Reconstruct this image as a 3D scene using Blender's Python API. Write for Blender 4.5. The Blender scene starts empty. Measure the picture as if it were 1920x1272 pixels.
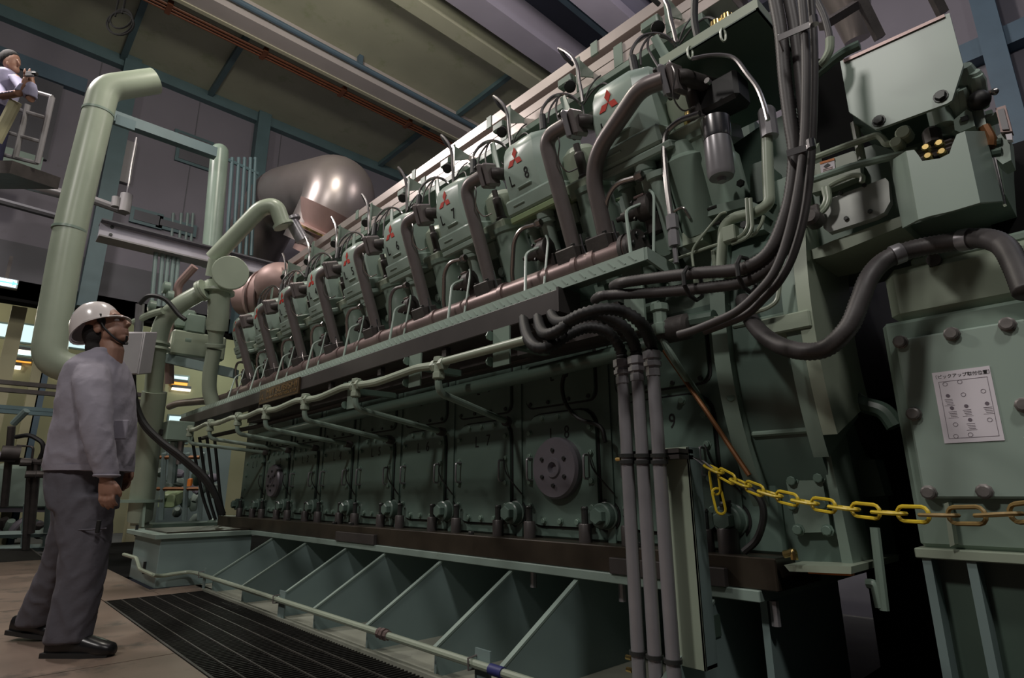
import bpy, bmesh, math, random
from mathutils import Vector, Matrix
random.seed(7)
S = bpy.context.scene
COL = S.collection
V = Vector
# ------------------------------------------------------------------ camera
W, H, FPX = 1920, 1272, 1082.4
YAW, PITCH, ROLL = (math.radians(a) for a in (47.09, 14.88, 0.30))
FWD = V((-math.sin(YAW)*math.cos(PITCH), math.cos(YAW)*math.cos(PITCH), math.sin(PITCH)))
_r = V((math.cos(YAW), math.sin(YAW), 0)); _d = FWD.cross(_r)
RGT = math.cos(ROLL)*_r + math.sin(ROLL)*_d
DWN = -math.sin(ROLL)*_r + math.cos(ROLL)*_d
EYE = V((0, 0, 0.75))
cd = bpy.data.cameras.new('camera'); cam = bpy.data.objects.new('camera', cd); COL.objects.link(cam)
cd.sensor_width = 36; cd.lens = 36*FPX/W; cd.clip_start = 0.02; cd.clip_end = 200
cam.matrix_world = Matrix(((RGT.x, -DWN.x, -FWD.x, EYE.x), (RGT.y, -DWN.y, -FWD.y, EYE.y), (RGT.z, -DWN.z, -FWD.z, EYE.z), (0, 0, 0, 1)))
S.camera = cam
# ------------------------------------------------------------------ world, lamps, exposure
wd = bpy.data.worlds.new('world'); S.world = wd; wd.use_nodes = True
wd.node_tree.nodes['Background'].inputs[0].default_value = (0.80, 0.84, 1.0, 1)
wd.node_tree.nodes['Background'].inputs[1].default_value = 0.012
def lamp(name, loc, aim, size, power, col, sy=None):
    l = bpy.data.lights.new(name, 'AREA'); l.shape = 'RECTANGLE'; l.size = size; l.size_y = sy or size
    l.energy = power; l.color = col
    o = bpy.data.objects.new(name, l); COL.objects.link(o); o.location = loc
    o.rotation_euler = (V(aim)-V(loc)).to_track_quat('-Z', 'Y').to_euler()
    return o
def bulb(name, loc, power, col, r=.28):
    l = bpy.data.lights.new(name, 'POINT'); l.energy = power; l.color = col; l.shadow_soft_size = r
    o = bpy.data.objects.new(name, l); COL.objects.link(o); o.location = loc; return o
bulb('far_room_lamp', (-14.2, -1.0, 4.2), 60, (1.0, 0.95, 0.75)); bulb('far_room_lamp', (-14.2, 4.2, 4.0), 60, (0.9, 1.0, 0.85))
lamp('high_bay_lamp', (-1.6, -5.0, 7.2), (-1.5, 1.5, 1.5), 0.7, 175, (1.0, 0.95, 0.90))
lamp('high_bay_lamp', (-8.3, -1.5, 7.4), (-4.5, 1.5, 1.0), 0.8, 190, (1.0, 0.92, 0.88))
lamp('high_bay_lamp', (2.8, -1.0, 7.2), (0.6, 1.4, 0), 0.7, 115, (1.0, 0.96, 0.92))
bulb('high_bay_lamp', (-4.6, 1.3, 7.0), 280, (1.0, 0.93, 0.80))
bulb('high_bay_lamp', (-2.6, 4.8, 7.2), 130, (1.0, 0.88, 0.84))
bulb('high_bay_lamp', (3.4, 5.5, 7.0), 60, (0.85, 0.88, 1.0))
S.view_settings.view_transform = 'Standard'; S.view_settings.look = 'None'
S.view_settings.gamma = 1; S.view_settings.use_curve_mapping = False
S.view_settings.exposure = 0.22
# ------------------------------------------------------------------ where things stand
def ray(px, py): return RGT*((px-W/2)/FPX) + DWN*((py-H/2)/FPX) + FWD
def P(px, py, x=None, y=None, z=None, d=None):
    """the point seen at a photo position, given the plane of the room it lies in"""
    r = ray(px, py)
    if x is not None: t = (x-EYE.x)/r.x
    elif y is not None: t = (y-EYE.y)/r.y
    elif z is not None: t = (z-EYE.z)/r.z
    else: t = d
    return EYE + r*t
def PP(lst, y=None, **k): return [P(a[0], a[1], y=(a[2] if len(a) > 2 else y), **k) for a in lst]
def PD(lst, d=None): return [P(a[0], a[1], d=(a[2] if len(a) > 2 else d)) for a in lst]
# frame of the leaning cylinder bank
TH = math.radians(20)
EX = V((1, 0, 0)); EU = V((0, -math.sin(TH), math.cos(TH))); EN = V((0, -math.cos(TH), -math.sin(TH)))
BO = V((0, 1.78, 2.38))
def B(x, u, n): return BO + EX*x + EU*u + EN*n
EZ = V((0, 0, 1)); EY = V((0, 1, 0)); NY = V((0, -1, 0))
# ------------------------------------------------------------------ materials
def mat(name, col, rough=.5, metal=0., noise=.12, scale=5., bump=0., bscale=60., coat=0., dirt_or_light=None, dthr=.6, spec=.5):
    m = bpy.data.materials.new(name); m.use_nodes = True; nt = m.node_tree; N = nt.nodes; L = nt.links
    b = N['Principled BSDF']; b.inputs['Roughness'].default_value = rough; b.inputs['Metallic'].default_value = metal
    b.inputs['Specular IOR Level'].default_value = spec
    if coat: b.inputs['Coat Weight'].default_value = coat; b.inputs['Coat Roughness'].default_value = .15
    tc = N.new('ShaderNodeTexCoord'); nz = N.new('ShaderNodeTexNoise'); nz.inputs['Scale'].default_value = scale; nz.inputs['Detail'].default_value = 6
    L.new(tc.outputs['Object'], nz.inputs['Vector'])
    cr = N.new('ShaderNodeValToRGB'); e = cr.color_ramp.elements
    e[0].position = .3; e[1].position = .7
    e[0].color = tuple(c*(1-noise) for c in col)+(1,); e[1].color = tuple(min(1, c*(1+noise)) for c in col)+(1,)
    L.new(nz.outputs['Fac'], cr.inputs['Fac']); out = cr.outputs['Color']
    if dirt_or_light:
        n2 = N.new('ShaderNodeTexNoise'); n2.inputs['Scale'].default_value = scale*1.7; n2.inputs['Detail'].default_value = 9; n2.inputs['Roughness'].default_value = .7
        L.new(tc.outputs['Object'], n2.inputs['Vector'])
        r2 = N.new('ShaderNodeValToRGB'); r2.color_ramp.elements[0].position = dthr; r2.color_ramp.elements[1].position = dthr+.12
        L.new(n2.outputs['Fac'], r2.inputs['Fac'])
        mx = N.new('ShaderNodeMix'); mx.data_type = 'RGBA'; mx.inputs[7].default_value = tuple(dirt_or_light)+(1,)
        L.new(r2.outputs['Color'], mx.inputs[0]); L.new(out, mx.inputs[6]); out = mx.outputs[2]
    L.new(out, b.inputs['Base Color'])
    if bump:
        n3 = N.new('ShaderNodeTexNoise'); n3.inputs['Scale'].default_value = bscale; n3.inputs['Detail'].default_value = 4
        L.new(tc.outputs['Object'], n3.inputs['Vector'])
        bp = N.new('ShaderNodeBump'); bp.inputs['Strength'].default_value = bump; bp.inputs['Distance'].default_value = .01
        L.new(n3.outputs['Fac'], bp.inputs['Height']); L.new(bp.outputs['Normal'], b.inputs['Normal'])
    return m
def emis(name, col, s):
    m = bpy.data.materials.new(name); m.use_nodes = True; b = m.node_tree.nodes['Principled BSDF']
    b.inputs['Base Color'].default_value = tuple(col)+(1,); b.inputs['Emission Color'].default_value = tuple(col)+(1,); b.inputs['Emission Strength'].default_value = s
    return m
def chequer(name, col):
    m = mat(name, col, .45, .25, .18, 2.5, dirt_or_light=(.10, .085, .07), dthr=.55)
    nt = m.node_tree; N = nt.nodes; L = nt.links; b = N['Principled BSDF']
    tc = N.new('ShaderNodeTexCoord'); w = N.new('ShaderNodeTexChecker'); w.inputs['Scale'].default_value = 38
    mp = N.new('ShaderNodeMapping'); mp.inputs['Rotation'].default_value = (0, 0, .785)
    L.new(tc.outputs['Object'], mp.inputs['Vector']); L.new(mp.outputs['Vector'], w.inputs['Vector'])
    bp = N.new('ShaderNodeBump'); bp.inputs['Strength'].default_value = .35; bp.inputs['Distance'].default_value = .004
    L.new(w.outputs['Fac'], bp.inputs['Height']); L.new(bp.outputs['Normal'], b.inputs['Normal'])
    return m
def M_(): pass
green = mat('engine_green', (.215, .285, .235), .33, 0, .08, 4, dirt_or_light=(.13, .18, .14), dthr=.66)
coverg = mat('cover_green', (.315, .40, .345), .34, 0, .05, 3)
paleg = mat('pale_green', (.34, .395, .305), .35, 0, .07, 4, dirt_or_light=(.20, .23, .16), dthr=.68)
yelg = mat('primer_green', (.33, .43, .235), .4, 0, .08, 5)
darkg = mat('dark_shade_green', (.075, .115, .09), .4, 0, .12, 4)  # dark green, also stands in for shade on the canopy tray and upper body
crankg = mat('crankcase_green', (.112, .165, .138), .32, 0, .12, 3, dirt_or_light=(.10, .13, .09), dthr=.63)  # engine green darkened to carry the walkway's shade, plus dirt patches
skidg = mat('skid_green', (.215, .29, .28), .45, 0, .08, 2.5, dirt_or_light=(.14, .19, .17), dthr=.68)
flangeg = mat('flange_green', (.25, .325, .285), .45, 0, .1, 4, dirt_or_light=(.17, .18, .12), dthr=.66)
railb = mat('oily_rail', (.045, .036, .026), .35, .3, .3, 6)
steelp = mat('brown_steel_pipe', (.205, .178, .174), .38, .4, .12, 7)
steelm = mat('manifold_steel', (.24, .175, .165), .4, .5, .14, 6)
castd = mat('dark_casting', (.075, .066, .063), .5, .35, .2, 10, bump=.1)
chrome = mat('bright_steel', (.62, .60, .60), .2, 1., .06, 5)
wire = mat('steel_tube', (.36, .34, .33), .25, .9, .08, 8)
alu = mat('aluminium_duct', (.55, .48, .45), .33, .6, .10, 3, dirt_or_light=(.30, .25, .22), dthr=.67)
galv = mat('galvanised_pipe', (.30, .29, .305), .32, .4, .10, 9)
hose = mat('rubber_hose', (.062, .056, .056), .5, 0, .2, 12)
black = mat('black_rubber', (.014, .014, .014), .55, 0, .2, 9)
chan = mat('dark_channel', (.072, .064, .062), .42, .3, .12, 5)
red = mat('emblem_red', (.48, .045, .03), .65, 0, .05, spec=.2)
ink = mat('stencil_black', (.012, .012, .012), .5, 0, .05)
boltm = mat('bolt_dark', (.05, .052, .05), .4, .5, .2, 20)
boltg = mat('bolt_green', (.16, .235, .19), .4, .1, .12, 15)
discm = mat('grey_disc', (.20, .185, .21), .45, .4, .07, 7)
white = mat('paper_white', (.78, .73, .78), .6, 0, .02)
ceil_m = mat('ceiling_panel', (.43, .44, .33), .7, 0, .10, .9, dirt_or_light=(.34, .37, .235), dthr=.55)  # greener patches imitate mottled light on the panels
ceil2 = mat('roof_panel', (.20, .20, .27), .7, 0, .08, 1.2)
beamw = mat('beam_white', (.46, .42, .41), .6, 0, .06, 1.5)
opening_navy = mat('opening_dark', (.018, .022, .04), .8, 0, .1, 1)
beamlil = mat('beam_lilac', (.36, .34, .42), .6, 0, .06, 1.5)
beamy = mat('beam_cream', (.46, .45, .33), .6, 0, .06, 1.5)
teal = mat('steel_teal', (.09, .15, .165), .5, 0, .1, 3)
tealb = mat('steel_blue', (.085, .135, .18), .5, 0, .1, 3)
brownp = mat('brown_conduit', (.16, .055, .025), .5, 0, .1, 4)
wallm = mat('wall_panel', (.19, .178, .212), .7, 0, .07, .8, dirt_or_light=(.14, .13, .14), dthr=.62)
walld = mat('wall_lower', (.11, .11, .125), .7, 0, .1, 1)
plate_m = chequer('chequer_plate', (.235, .172, .135))
grate = mat('grating_dark', (.035, .033, .03), .5, .5, .2, 8)
gratel = mat('grating_rod', (.075, .07, .063), .5, .5, .2, 8)
pit = mat('pit_shade_black', (.010, .010, .010), .95, spec=.08)  # near-black for the pit, also put on parts in place of deep shade
concrete = mat('pale_slab', (.26, .27, .22), .6, 0, .15, 5, dirt_or_light=(.18, .19, .15), dthr=.6)
cream = mat('cream_wall', (.40, .38, .24), .7, 0, .07, 1)
yellow = mat('chain_yellow', (.62, .46, .03), .4, 0, .12, 30, dirt_or_light=(.22, .14, .03), dthr=.62)
brown_link = mat('chain_brown', (.25, .17, .06), .5, .2, .2, 30)  # browner tone for the links further along the chain
brass = mat('brass', (.75, .55, .22), .2, 1, .05)
copper = mat('brown_rod', (.20, .085, .03), .4, .4, .15, 10)
ductm = mat('exhaust_cladding', (.33, .29, .28), .36, .7, .07, 2)
ivory = mat('panel_grey', (.30, .29, .30), .5, 0, .05)
gold = mat('plate_gold', (.27, .17, .07), .4, .5, .06)
brownplate = mat('plate_brown', (.055, .035, .018), .4, .2, .1)
orange = mat('orange_paint', (.75, .22, .03), .5)
bluet = mat('blue_tape', (.035, .04, .16), .5)
lit = emis('lit_window', (.62, .82, .86), .8)
litw = emis('lit_lamp', (1., .9, .72), 1.6)
lito = emis('lit_orange', (1., .42, .06), .9)
signe = emis('exit_sign_face', (.66, .93, 1.), 4.)
pinkm = mat('turbo_cladding', (.40, .27, .25), .5, .3, .1, 3)
# ------------------------------------------------------------------ mesh builder
ORG = {}
class MB:
    def __init__(s): s.v = []; s.f = []
    def add(s, vs, fs):
        o = len(s.v); s.v += [V(a) for a in vs]; s.f += [tuple(i+o for i in f) for f in fs]; return s
    def box(s, c, size, ax=None, bev=0.):
        c = V(c); a, b, e = ax or (EX, EY, EZ); hx, hy, hz = (k/2 for k in size)
        if not bev:
            vs = [c+a*(i*hx)+b*(j*hy)+e*(k*hz) for i in (-1, 1) for j in (-1, 1) for k in (-1, 1)]
            return s.add(vs, [(0, 1, 3, 2), (4, 6, 7, 5), (0, 4, 5, 1), (2, 3, 7, 6), (0, 2, 6, 4), (1, 5, 7, 3)])
        bm = bmesh.new()
        for i in (-1, 1):
            for j in (-1, 1):
                for k in (-1, 1):
                    for q in range(3):
                        d = [hx, hy, hz]; d = [d[t]-(bev if t != q else 0) for t in range(3)]
                        bm.verts.new(c+a*(i*d[0])+b*(j*d[1])+e*(k*d[2]))
        bmesh.ops.convex_hull(bm, input=bm.verts[:]); bm.verts.index_update()
        s.add([v.co.copy() for v in bm.verts], [[v.index for v in f.verts] for f in bm.faces]); bm.free(); return s
    def boxp(s, p, q, bev=0.):
        p = V(p); q = V(q); return s.box((p+q)/2, [abs(q[i]-p[i]) for i in range(3)], None, bev)
    def rings(s, rs, cap=True, closed=False):
        n = len(rs[0]); vs = [p for r in rs for p in r]; fs = []
        m = len(rs)
        for i in range(m if closed else m-1):
            for j in range(n):
                a = i*n+j; b = i*n+(j+1) % n; i2 = (i+1) % m
                fs.append((a, b, i2*n+(j+1) % n, i2*n+j))
        if cap and not closed: fs.append(tuple(range(n-1, -1, -1))); fs.append(tuple((m-1)*n+j for j in range(n)))
        return s.add(vs, fs)
    def tube(s, pts, r, n=10, cap=True, closed=False):
        pts = [V(p) for p in pts]; m = len(pts); rs = []
        rr = r if isinstance(r, (list, tuple)) else [r]*m
        t0 = (pts[1]-pts[0]).normalized(); up = V((0, 0, 1)) if abs(t0.z) < .9 else V((1, 0, 0))
        nrm = t0.cross(up).normalized()
        for i in range(m):
            if closed: t = (pts[(i+1) % m]-pts[i-1]).normalized()
            else: t = ((pts[min(i+1, m-1)]-pts[max(i-1, 0)])).normalized()
            nrm = (nrm-t*nrm.dot(t)).normalized(); bn = t.cross(nrm)
            rs.append([pts[i]+(nrm*math.cos(2*math.pi*j/n)+bn*math.sin(2*math.pi*j/n))*rr[i] for j in range(n)])
        return s.rings(rs, cap, closed)
    def cyl(s, p, q, r, r2=None, n=16): return s.tube([p, q], [r, r if r2 is None else r2], n)
    def lathe(s, o, axis, prof, n=20, cap=True):
        o = V(o); ax = V(axis).normalized(); u = ax.cross(V((0, 0, 1)) if abs(ax.z) < .9 else V((1, 0, 0))).normalized(); w = ax.cross(u)
        return s.rings([[o+ax*h+(u*math.cos(2*math.pi*j/n)+w*math.sin(2*math.pi*j/n))*max(r, 1e-4) for j in range(n)] for r, h in prof], cap)
    def prism(s, poly, vec):
        poly = [V(p) for p in poly]; vec = V(vec); n = len(poly)
        return s.add(poly+[p+vec for p in poly], [tuple(range(n)), tuple(range(2*n-1, n-1, -1))]+[(i, i+n, (i+1) % n+n, (i+1) % n) for i in range(n)])
    def ball(s, c, r, n=12, m=8, ax=None):
        c = V(c); r = (r, r, r) if isinstance(r, (int, float)) else r; a, b, e = ax or (EX, EY, EZ); rs = []
        for i in range(m+1):
            t = math.pi*i/m; k = max(math.sin(t), .01)
            rs.append([c+a*(r[0]*k*math.cos(2*math.pi*j/n))+b*(r[1]*k*math.sin(2*math.pi*j/n))-e*(r[2]*math.cos(t)) for j in range(n)])
        return s.rings(rs)
    def hexn(s, p, axis, r, h): return s.lathe(p, axis, [(r*.92, 0), (r, h*.1), (r, h*.85), (r*.86, h)], 6)
    def mesh(s, name, m, org=V((0, 0, 0)), ang=32):
        me = bpy.data.meshes.new(name); me.from_pydata([tuple(v-org) for v in s.v], [], s.f); me.update()
        bm = bmesh.new(); bm.from_mesh(me); bmesh.ops.recalc_face_normals(bm, faces=bm.faces); bm.to_mesh(me); bm.free()
        me.shade_smooth(); me.set_sharp_from_angle(angle=math.radians(ang)); me.materials.append(m); return me
    def build(s, name, m, parent=None, kind=None, label=None, ang=32):
        if parent is None:
            xs = [v.x for v in s.v]; ys = [v.y for v in s.v]; zs = [v.z for v in s.v]
            org = V(((min(xs)+max(xs))/2, (min(ys)+max(ys))/2, min(zs)))
        else: org = ORG[parent.name]
        o = bpy.data.objects.new(name, s.mesh(name, m, org, ang)); COL.objects.link(o); ORG[o.name] = org
        if parent is None: o.location = org
        else: o.parent = parent
        if kind: o['kind'] = kind
        if label: o['label'] = label
        return o
def thing(name, label, cat, loc, group=None):
    o = bpy.data.objects.new(name, None); COL.objects.link(o); o.location = V(loc); o.empty_display_size = .1
    ORG[o.name] = V(loc); o['label'] = label; o['category'] = cat
    if group: o['group'] = group
    return o
def tag(o, label, cat, group=None):
    o['label'] = label; o['category'] = cat
    if group: o['group'] = group
    return o
def struct(o): o['kind'] = 'structure'; return o
def frame(a, b, c, p): return Matrix(((a.x, b.x, c.x, p.x), (a.y, b.y, c.y, p.y), (a.z, b.z, c.z, p.z), (0, 0, 0, 1)))
def put(name, me, parent, pos, ax=None):
    o = bpy.data.objects.new(name, me); COL.objects.link(o); o.parent = parent
    p = V(pos)-ORG[parent.name]; ORG[o.name] = ORG[parent.name]
    a, b, c = ax or (EX, EY, EZ); o.matrix_local = frame(a, b, c, p); return o
def copy_tree(o, dx, parent=None):
    c = o.copy(); COL.objects.link(c)
    if parent: c.parent = parent
    else: c.location = o.location+V(dx)
    ORG[c.name] = ORG[o.name]+V(dx)
    for ch in list(o.children): copy_tree(ch, dx, c)
    return c
def fillet(pts, r, k=5):
    pts = [V(p) for p in pts]; out = [pts[0]]
    for i in range(1, len(pts)-1):
        a, b, c = pts[i-1], pts[i], pts[i+1]; d1 = a-b; d2 = c-b
        t = min(r, d1.length*.48, d2.length*.48); p = b+d1.normalized()*t; q = b+d2.normalized()*t
        for j in range(k+1):
            u = j/k; out.append(p*(1-u)**2+b*2*u*(1-u)+q*u*u)
    out.append(pts[-1]); return out
def spline(pts, k=6):
    pts = [V(p) for p in pts]; q = [pts[0]*2-pts[1]]+pts+[pts[-1]*2-pts[-2]]; out = []
    for i in range(1, len(q)-2):
        p0, p1, p2, p3 = q[i-1:i+3]
        for j in range(k):
            t = j/k; out.append(.5*((2*p1)+(p2-p0)*t+(2*p0-5*p1+4*p2-p3)*t*t+(3*p1-p0-3*p2+p3)*t**3))
    out.append(pts[-1]); return out
def corrugate(pts, r, step, amp=.12):
    """resample a path and alternate the radius, for ribbed conduit"""
    out = [pts[0]]; acc = 0
    for a, b in zip(pts, pts[1:]):
        L = (b-a).length; t = step-acc
        while t < L: out.append(a.lerp(b, t/L)); t += step
        acc = L-(t-step)
    return out, [r*(1+amp*(1 if i % 2 else -1)) for i in range(len(out))]
_tx = {}
def text_mesh(s, size, m, depth=.0012, sx=1.):
    key = (s, size, m.name, sx)
    if key not in _tx:
        c = bpy.data.curves.new('t', 'FONT'); c.body = s; c.size = size; c.extrude = depth; c.align_x = 'CENTER'; c.align_y = 'CENTER'; c.resolution_u = 3
        o = bpy.data.objects.new('t', c); COL.objects.link(o); bpy.context.view_layer.update()
        me = bpy.data.meshes.new_from_object(o.evaluated_get(bpy.context.evaluated_depsgraph_get()))
        for v in me.vertices: v.co.x *= sx
        bpy.data.objects.remove(o); bpy.data.curves.remove(c); me.materials.clear(); me.materials.append(m); me.name = 'lettering'; _tx[key] = me
    return _tx[key]
def rrect(x0, x1, y0, y1, r, k=4):
    out = []
    for cx, cy, a0 in ((x1-r, y1-r, 0), (x0+r, y1-r, 90), (x0+r, y0+r, 180), (x1-r, y0+r, 270)):
        for j in range(k+1):
            a = math.radians(a0+90*j/k); out.append((cx+r*math.cos(a), cy+r*math.sin(a)))
    return out
BOLT = MB().hexn((0, 0, 0), EZ, 1, .9).add([], []).mesh('bolt', boltm)
BOLTG = MB().lathe((0, 0, 0), EZ, [(1.35, 0), (1.35, .18), (1, .2), (1, .95), (.85, 1.05)], 8).mesh('bolt', boltg)
def bolt(parent, pos, axis, r, me=None, name='bolt'):
    a = V(axis).normalized(); u = a.orthogonal().normalized(); o = put(name, me or BOLT, parent, pos, (u*r, a.cross(u)*r, a*r)); return o
# ================================================================== the hall
XW, YB, ZC = -12.0, 9.0, 8.88
def slabbox(name, p, q, m, parent=None): return struct(MB().boxp(p, q).build(name, m, parent)) if parent is None else MB().boxp(p, q).build(name, m, parent)
zo = P(60, 565, x=XW).z
wl = slabbox('wall_left', (XW-.2, -7, zo), (XW, YB, ZC), wallm)
# panel joints, windows with dark panes and a lower grey band on the far wall
for k in range(9): MB().boxp((XW, -6.2+k*1.7, zo+.3), (XW+.012, -6.185+k*1.7, ZC)).build('panel_joint', walld, wl)
zb = P(330, 520, x=XW).z
MB().boxp((XW, -7, zo), (XW+.02, YB, zb)).build('lower_cladding', walld, wl)
def wallwin(name, c0, c1, label):
    a = P(*c0, x=XW); b = P(*c1, x=XW)
    w = struct(MB().boxp((XW+.005, a.y-.06, b.z-.06), (XW+.05, b.y+.06, a.z+.06)).build(name, teal)); ORG[w.name] = w.location.copy()
    MB().boxp((XW+.05, a.y, b.z), (XW+.06, b.y, a.z)).build('pane', walld, w)
    return w
wallwin('window_1', (333, 250), (392, 285), '')
wallwin('window_2', (338, 268), (392, 318), '')
wallwin('window_3', (252, 395), (296, 425), '')
wallwin('window_4', (300, 412), (360, 440), '')
slabbox('wall_back', (XW, YB, 0), (9, YB+.2, ZC), wallm)
ceil = slabbox('ceiling', (XW-.2, -7, ZC), (P(900, 60, z=8.6).x, YB, ZC+.15), ceil_m)
xr = P(900, 60, z=8.6).x
struct(MB().boxp((xr, -7, ZC+.25), (9, YB, ZC+.4)).build('ceiling', ceil2))
def ybeam(name, x, w, z0, z1, m): return slabbox(name, (x-w/2, -7, z0), (x+w/2, YB, z1), m)
# main beams across the hall: cream side, pale underside
a = P(620, 128, z=8.52)
tb = ybeam('trim_1', a.x, .36, 8.52, ZC, beamw)
MB().boxp((a.x-.205, -7, 8.56), (a.x-.18, YB, ZC)).build('side_plate', beamy, tb)
MB().boxp((a.x-.24, -7, 8.50), (a.x-.16, YB, 8.53)).build('side_lip', beamy, tb)
for j, (pp, m) in enumerate((((950, 55), beamlil), ((1140, 30), beamlil))):
    q = P(*pp, z=8.4); ybeam('trim_%d' % (2+j), q.x, .44, 8.4, ZC+.3, m)
xa_, xb_ = P(950, 55, z=8.4).x+.2, P(1140, 30, z=8.4).x-.2
struct(MB().boxp((xa_, -7, ZC+.12), (xb_, YB, ZC+.24)).build('ceiling', opening_navy))  # dark navy slab stands in for the unlit opening between the beams
q = (xa_+xb_)/2; ybeam('trim_7', q+.1, .10, ZC-.05, ZC+.15, tealb)
q = P(905, 70, z=8.45); ybeam('trim_4', q.x-.25, .3, 8.45, ZC, ceil_m)
for j, pp in enumerate(((1200, 20), (1260, 15))):
    q = P(*pp, z=8.6); ybeam('trim_%d' % (5+j), q.x, .25, 8.6, ZC+.3, ceil2)
# purlins along the hall, with short hangers
for j, (px, py) in enumerate(((960, 140), (745, 285), (425, 130), (250, 60))):
    q = P(px, py, z=8.8); xl = [P(640, 128, z=8.8).x, XW, XW, XW][j]; xh = [xr, P(600, 128, z=8.8).x, a.x-.2, a.x-.2][j]
    struct(MB().boxp((xl, q.y-.05, 8.78), (xh, q.y+.05, ZC)).build('trim_%d' % (8+j), teal))
# trims at the head of the far wall, columns, ledges
struct(MB().boxp((XW, -7, ZC-.22), (XW+.16, YB, ZC)).build('trim_12', teal))
b1 = P(235, 160, x=XW)
for j, (px, py) in enumerate(((233, 200), (485, 300))):
    q = P(px, py, x=XW+.15); struct(MB().boxp((XW, q.y-.13, zo), (XW+.26, q.y+.13, ZC)).build('trim_%d' % (13+j), teal))
q = P(0, 90, x=XW+.1); r2 = P(165, 148, x=XW+.1)
struct(MB().boxp((XW, -7, q.z-.26), (XW+.14, r2.y, q.z+.02)).build('trim_15', tealb))
# blue columns and girts on the back wall (upper right of the photograph)
for j, (px, w) in enumerate(((1873, .24), (1985, .2))):
    q = P(px, 120, y=YB-.15); struct(MB().boxp((q.x-w/2, YB-.3, 0), (q.x+w/2, YB, ZC+.25)).build('trim_%d' % (16+j), tealb))
for j, (p0, w) in enumerate((((1830, 100), .28), ((1830, 420), .12))):
    q = P(*p0, y=YB-.1); struct(MB().boxp((-6, YB-.22, q.z-w/2), (9, YB, q.z+w/2)).build('trim_%d' % (19+j), tealb))
# brown conduit runs slung beside the first beam
cr = thing('conduit_run', 'row of three thin brown conduits clipped under the ceiling beside the pale beam', 'conduit', (a.x-.55, 4, 8.5))
for k in range(3):
    MB().cyl((a.x-.46-.075*k, -5, 8.56), (a.x-.46-.075*k, YB, 8.56), .026, n=8).build('conduit', brownp, cr)
for k in range(8): MB().boxp((a.x-.67, -3.5+k*1.55, 8.53), (a.x-.4, -3.42+k*1.55, 8.62)).build('clip', brownp, cr)
bp = MB().cyl((a.x+.27, -5, 8.66), (a.x+.27, YB, 8.66), .05, n=10).build('pipe_run', tealb); ORG[bp.name] = bp.location.copy()
tag(bp, 'slim blue pipe running along the ceiling beside the pale beam', 'pipe')
MB().boxp((a.x+.22, 4.2, 8.68), (a.x+.32, 4.28, ZC)).build('hanger', tealb, bp); MB().boxp((a.x+.22, 1.2, 8.68), (a.x+.32, 1.28, ZC)).build('hanger', tealb, bp)
# cable coil hanging from the ceiling
c = P(226, 42, d=8.0)
co = thing('cable_coil', 'black cable coil hung under the ceiling in the upper left', 'cable', c)
def ringpts(c, ru, rv, tilt=0, n=28): return [c+RGT*(ru*math.cos(2*math.pi*i/n)+tilt*math.sin(2*math.pi*i/n))-V((0, 0, 1))*(rv*math.sin(2*math.pi*i/n)) for i in range(n)]
MB().tube(ringpts(c, .17, .2), .012, 6, closed=True).build('loop', pit, co)
MB().tube(ringpts(c+V((0, 0, .06)), .15, .16), .012, 6, closed=True).build('loop', pit, co)
MB().tube(ringpts(c+V((0, 0, -.02)), .19, .19, .03), .012, 6, closed=True).build('loop', pit, co)
MB().cyl(c+V((0, 0, .15)), V((c.x, c.y, ZC)), .014, n=6).build('drop_cable', pit, co)
MB().cyl(c+V((0, 0, .1))-RGT*.09, V((c.x, c.y, ZC))-RGT*.12, .012, n=6).build('drop_cable', pit, co)
# ------------------------------------------------------------------ floor
YG0, YG1, XG = 0.915, 1.575, -5.35
ZF = .425; XR = P(1446, 1103, z=ZF).x
pitf = struct(MB().boxp((-12, -3, -1.25), (3, 9, -1.2)).build('floor_pit', pit))
fl = struct(MB().boxp((-13, -6, -.08), (3, YG0-.006, -.012)).build('floor', pit)); ORG[fl.name] = fl.location.copy()
XP = [-9.2, -7.6, XG-.03, -3.4, -1.6, .2]; YP = [-3.2, -1.6, -.25, YG0-.004]
for i in range(len(XP)-1):
    for j in range(len(YP)-1):
        MB().boxp((XP[i]+.004, YP[j]+.004, -.012), (XP[i+1]-.004, YP[j+1]-.004, 0)).build('floor_plate', plate_m, fl)
for (x0, x1, y0, y1) in ((-7.6, XG, YG0, 1.28), (-5.72, XG, 1.28, 1.66)):
    MB().boxp((x0+.004, y0, -.012), (x1-.004, y1-.004, 0)).build('floor_plate', plate_m, fl)
g2 = struct(MB().boxp((-12, 1.3, -.05), (-7.0, 5, -.03)).build('floor_trench', pit))
gr = struct(MB().boxp((XG, YG0, -.035), (.4, YG0+.012, 0)).build('floor_grating', gratel)); ORG[gr.name] = gr.location.copy()
b = MB()
n = int((0.4-XG)/.03)
for i in range(n): b.boxp((XG+.03*i, YG0, -.032), (XG+.03*i+.006, YG1, -.002))
b.build('bearing_bars', grate, gr, kind='stuff')
y = YG0+.1
while y < YG1-.03:
    MB().boxp((XG, y, -.012), (.4, y+.007, .001)).build('cross_rod', gratel, gr); y += .108
MB().boxp((XG, YG0, -.035), (XG+.008, YG1, .0)).build('end_bar', grate, gr)
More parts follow.
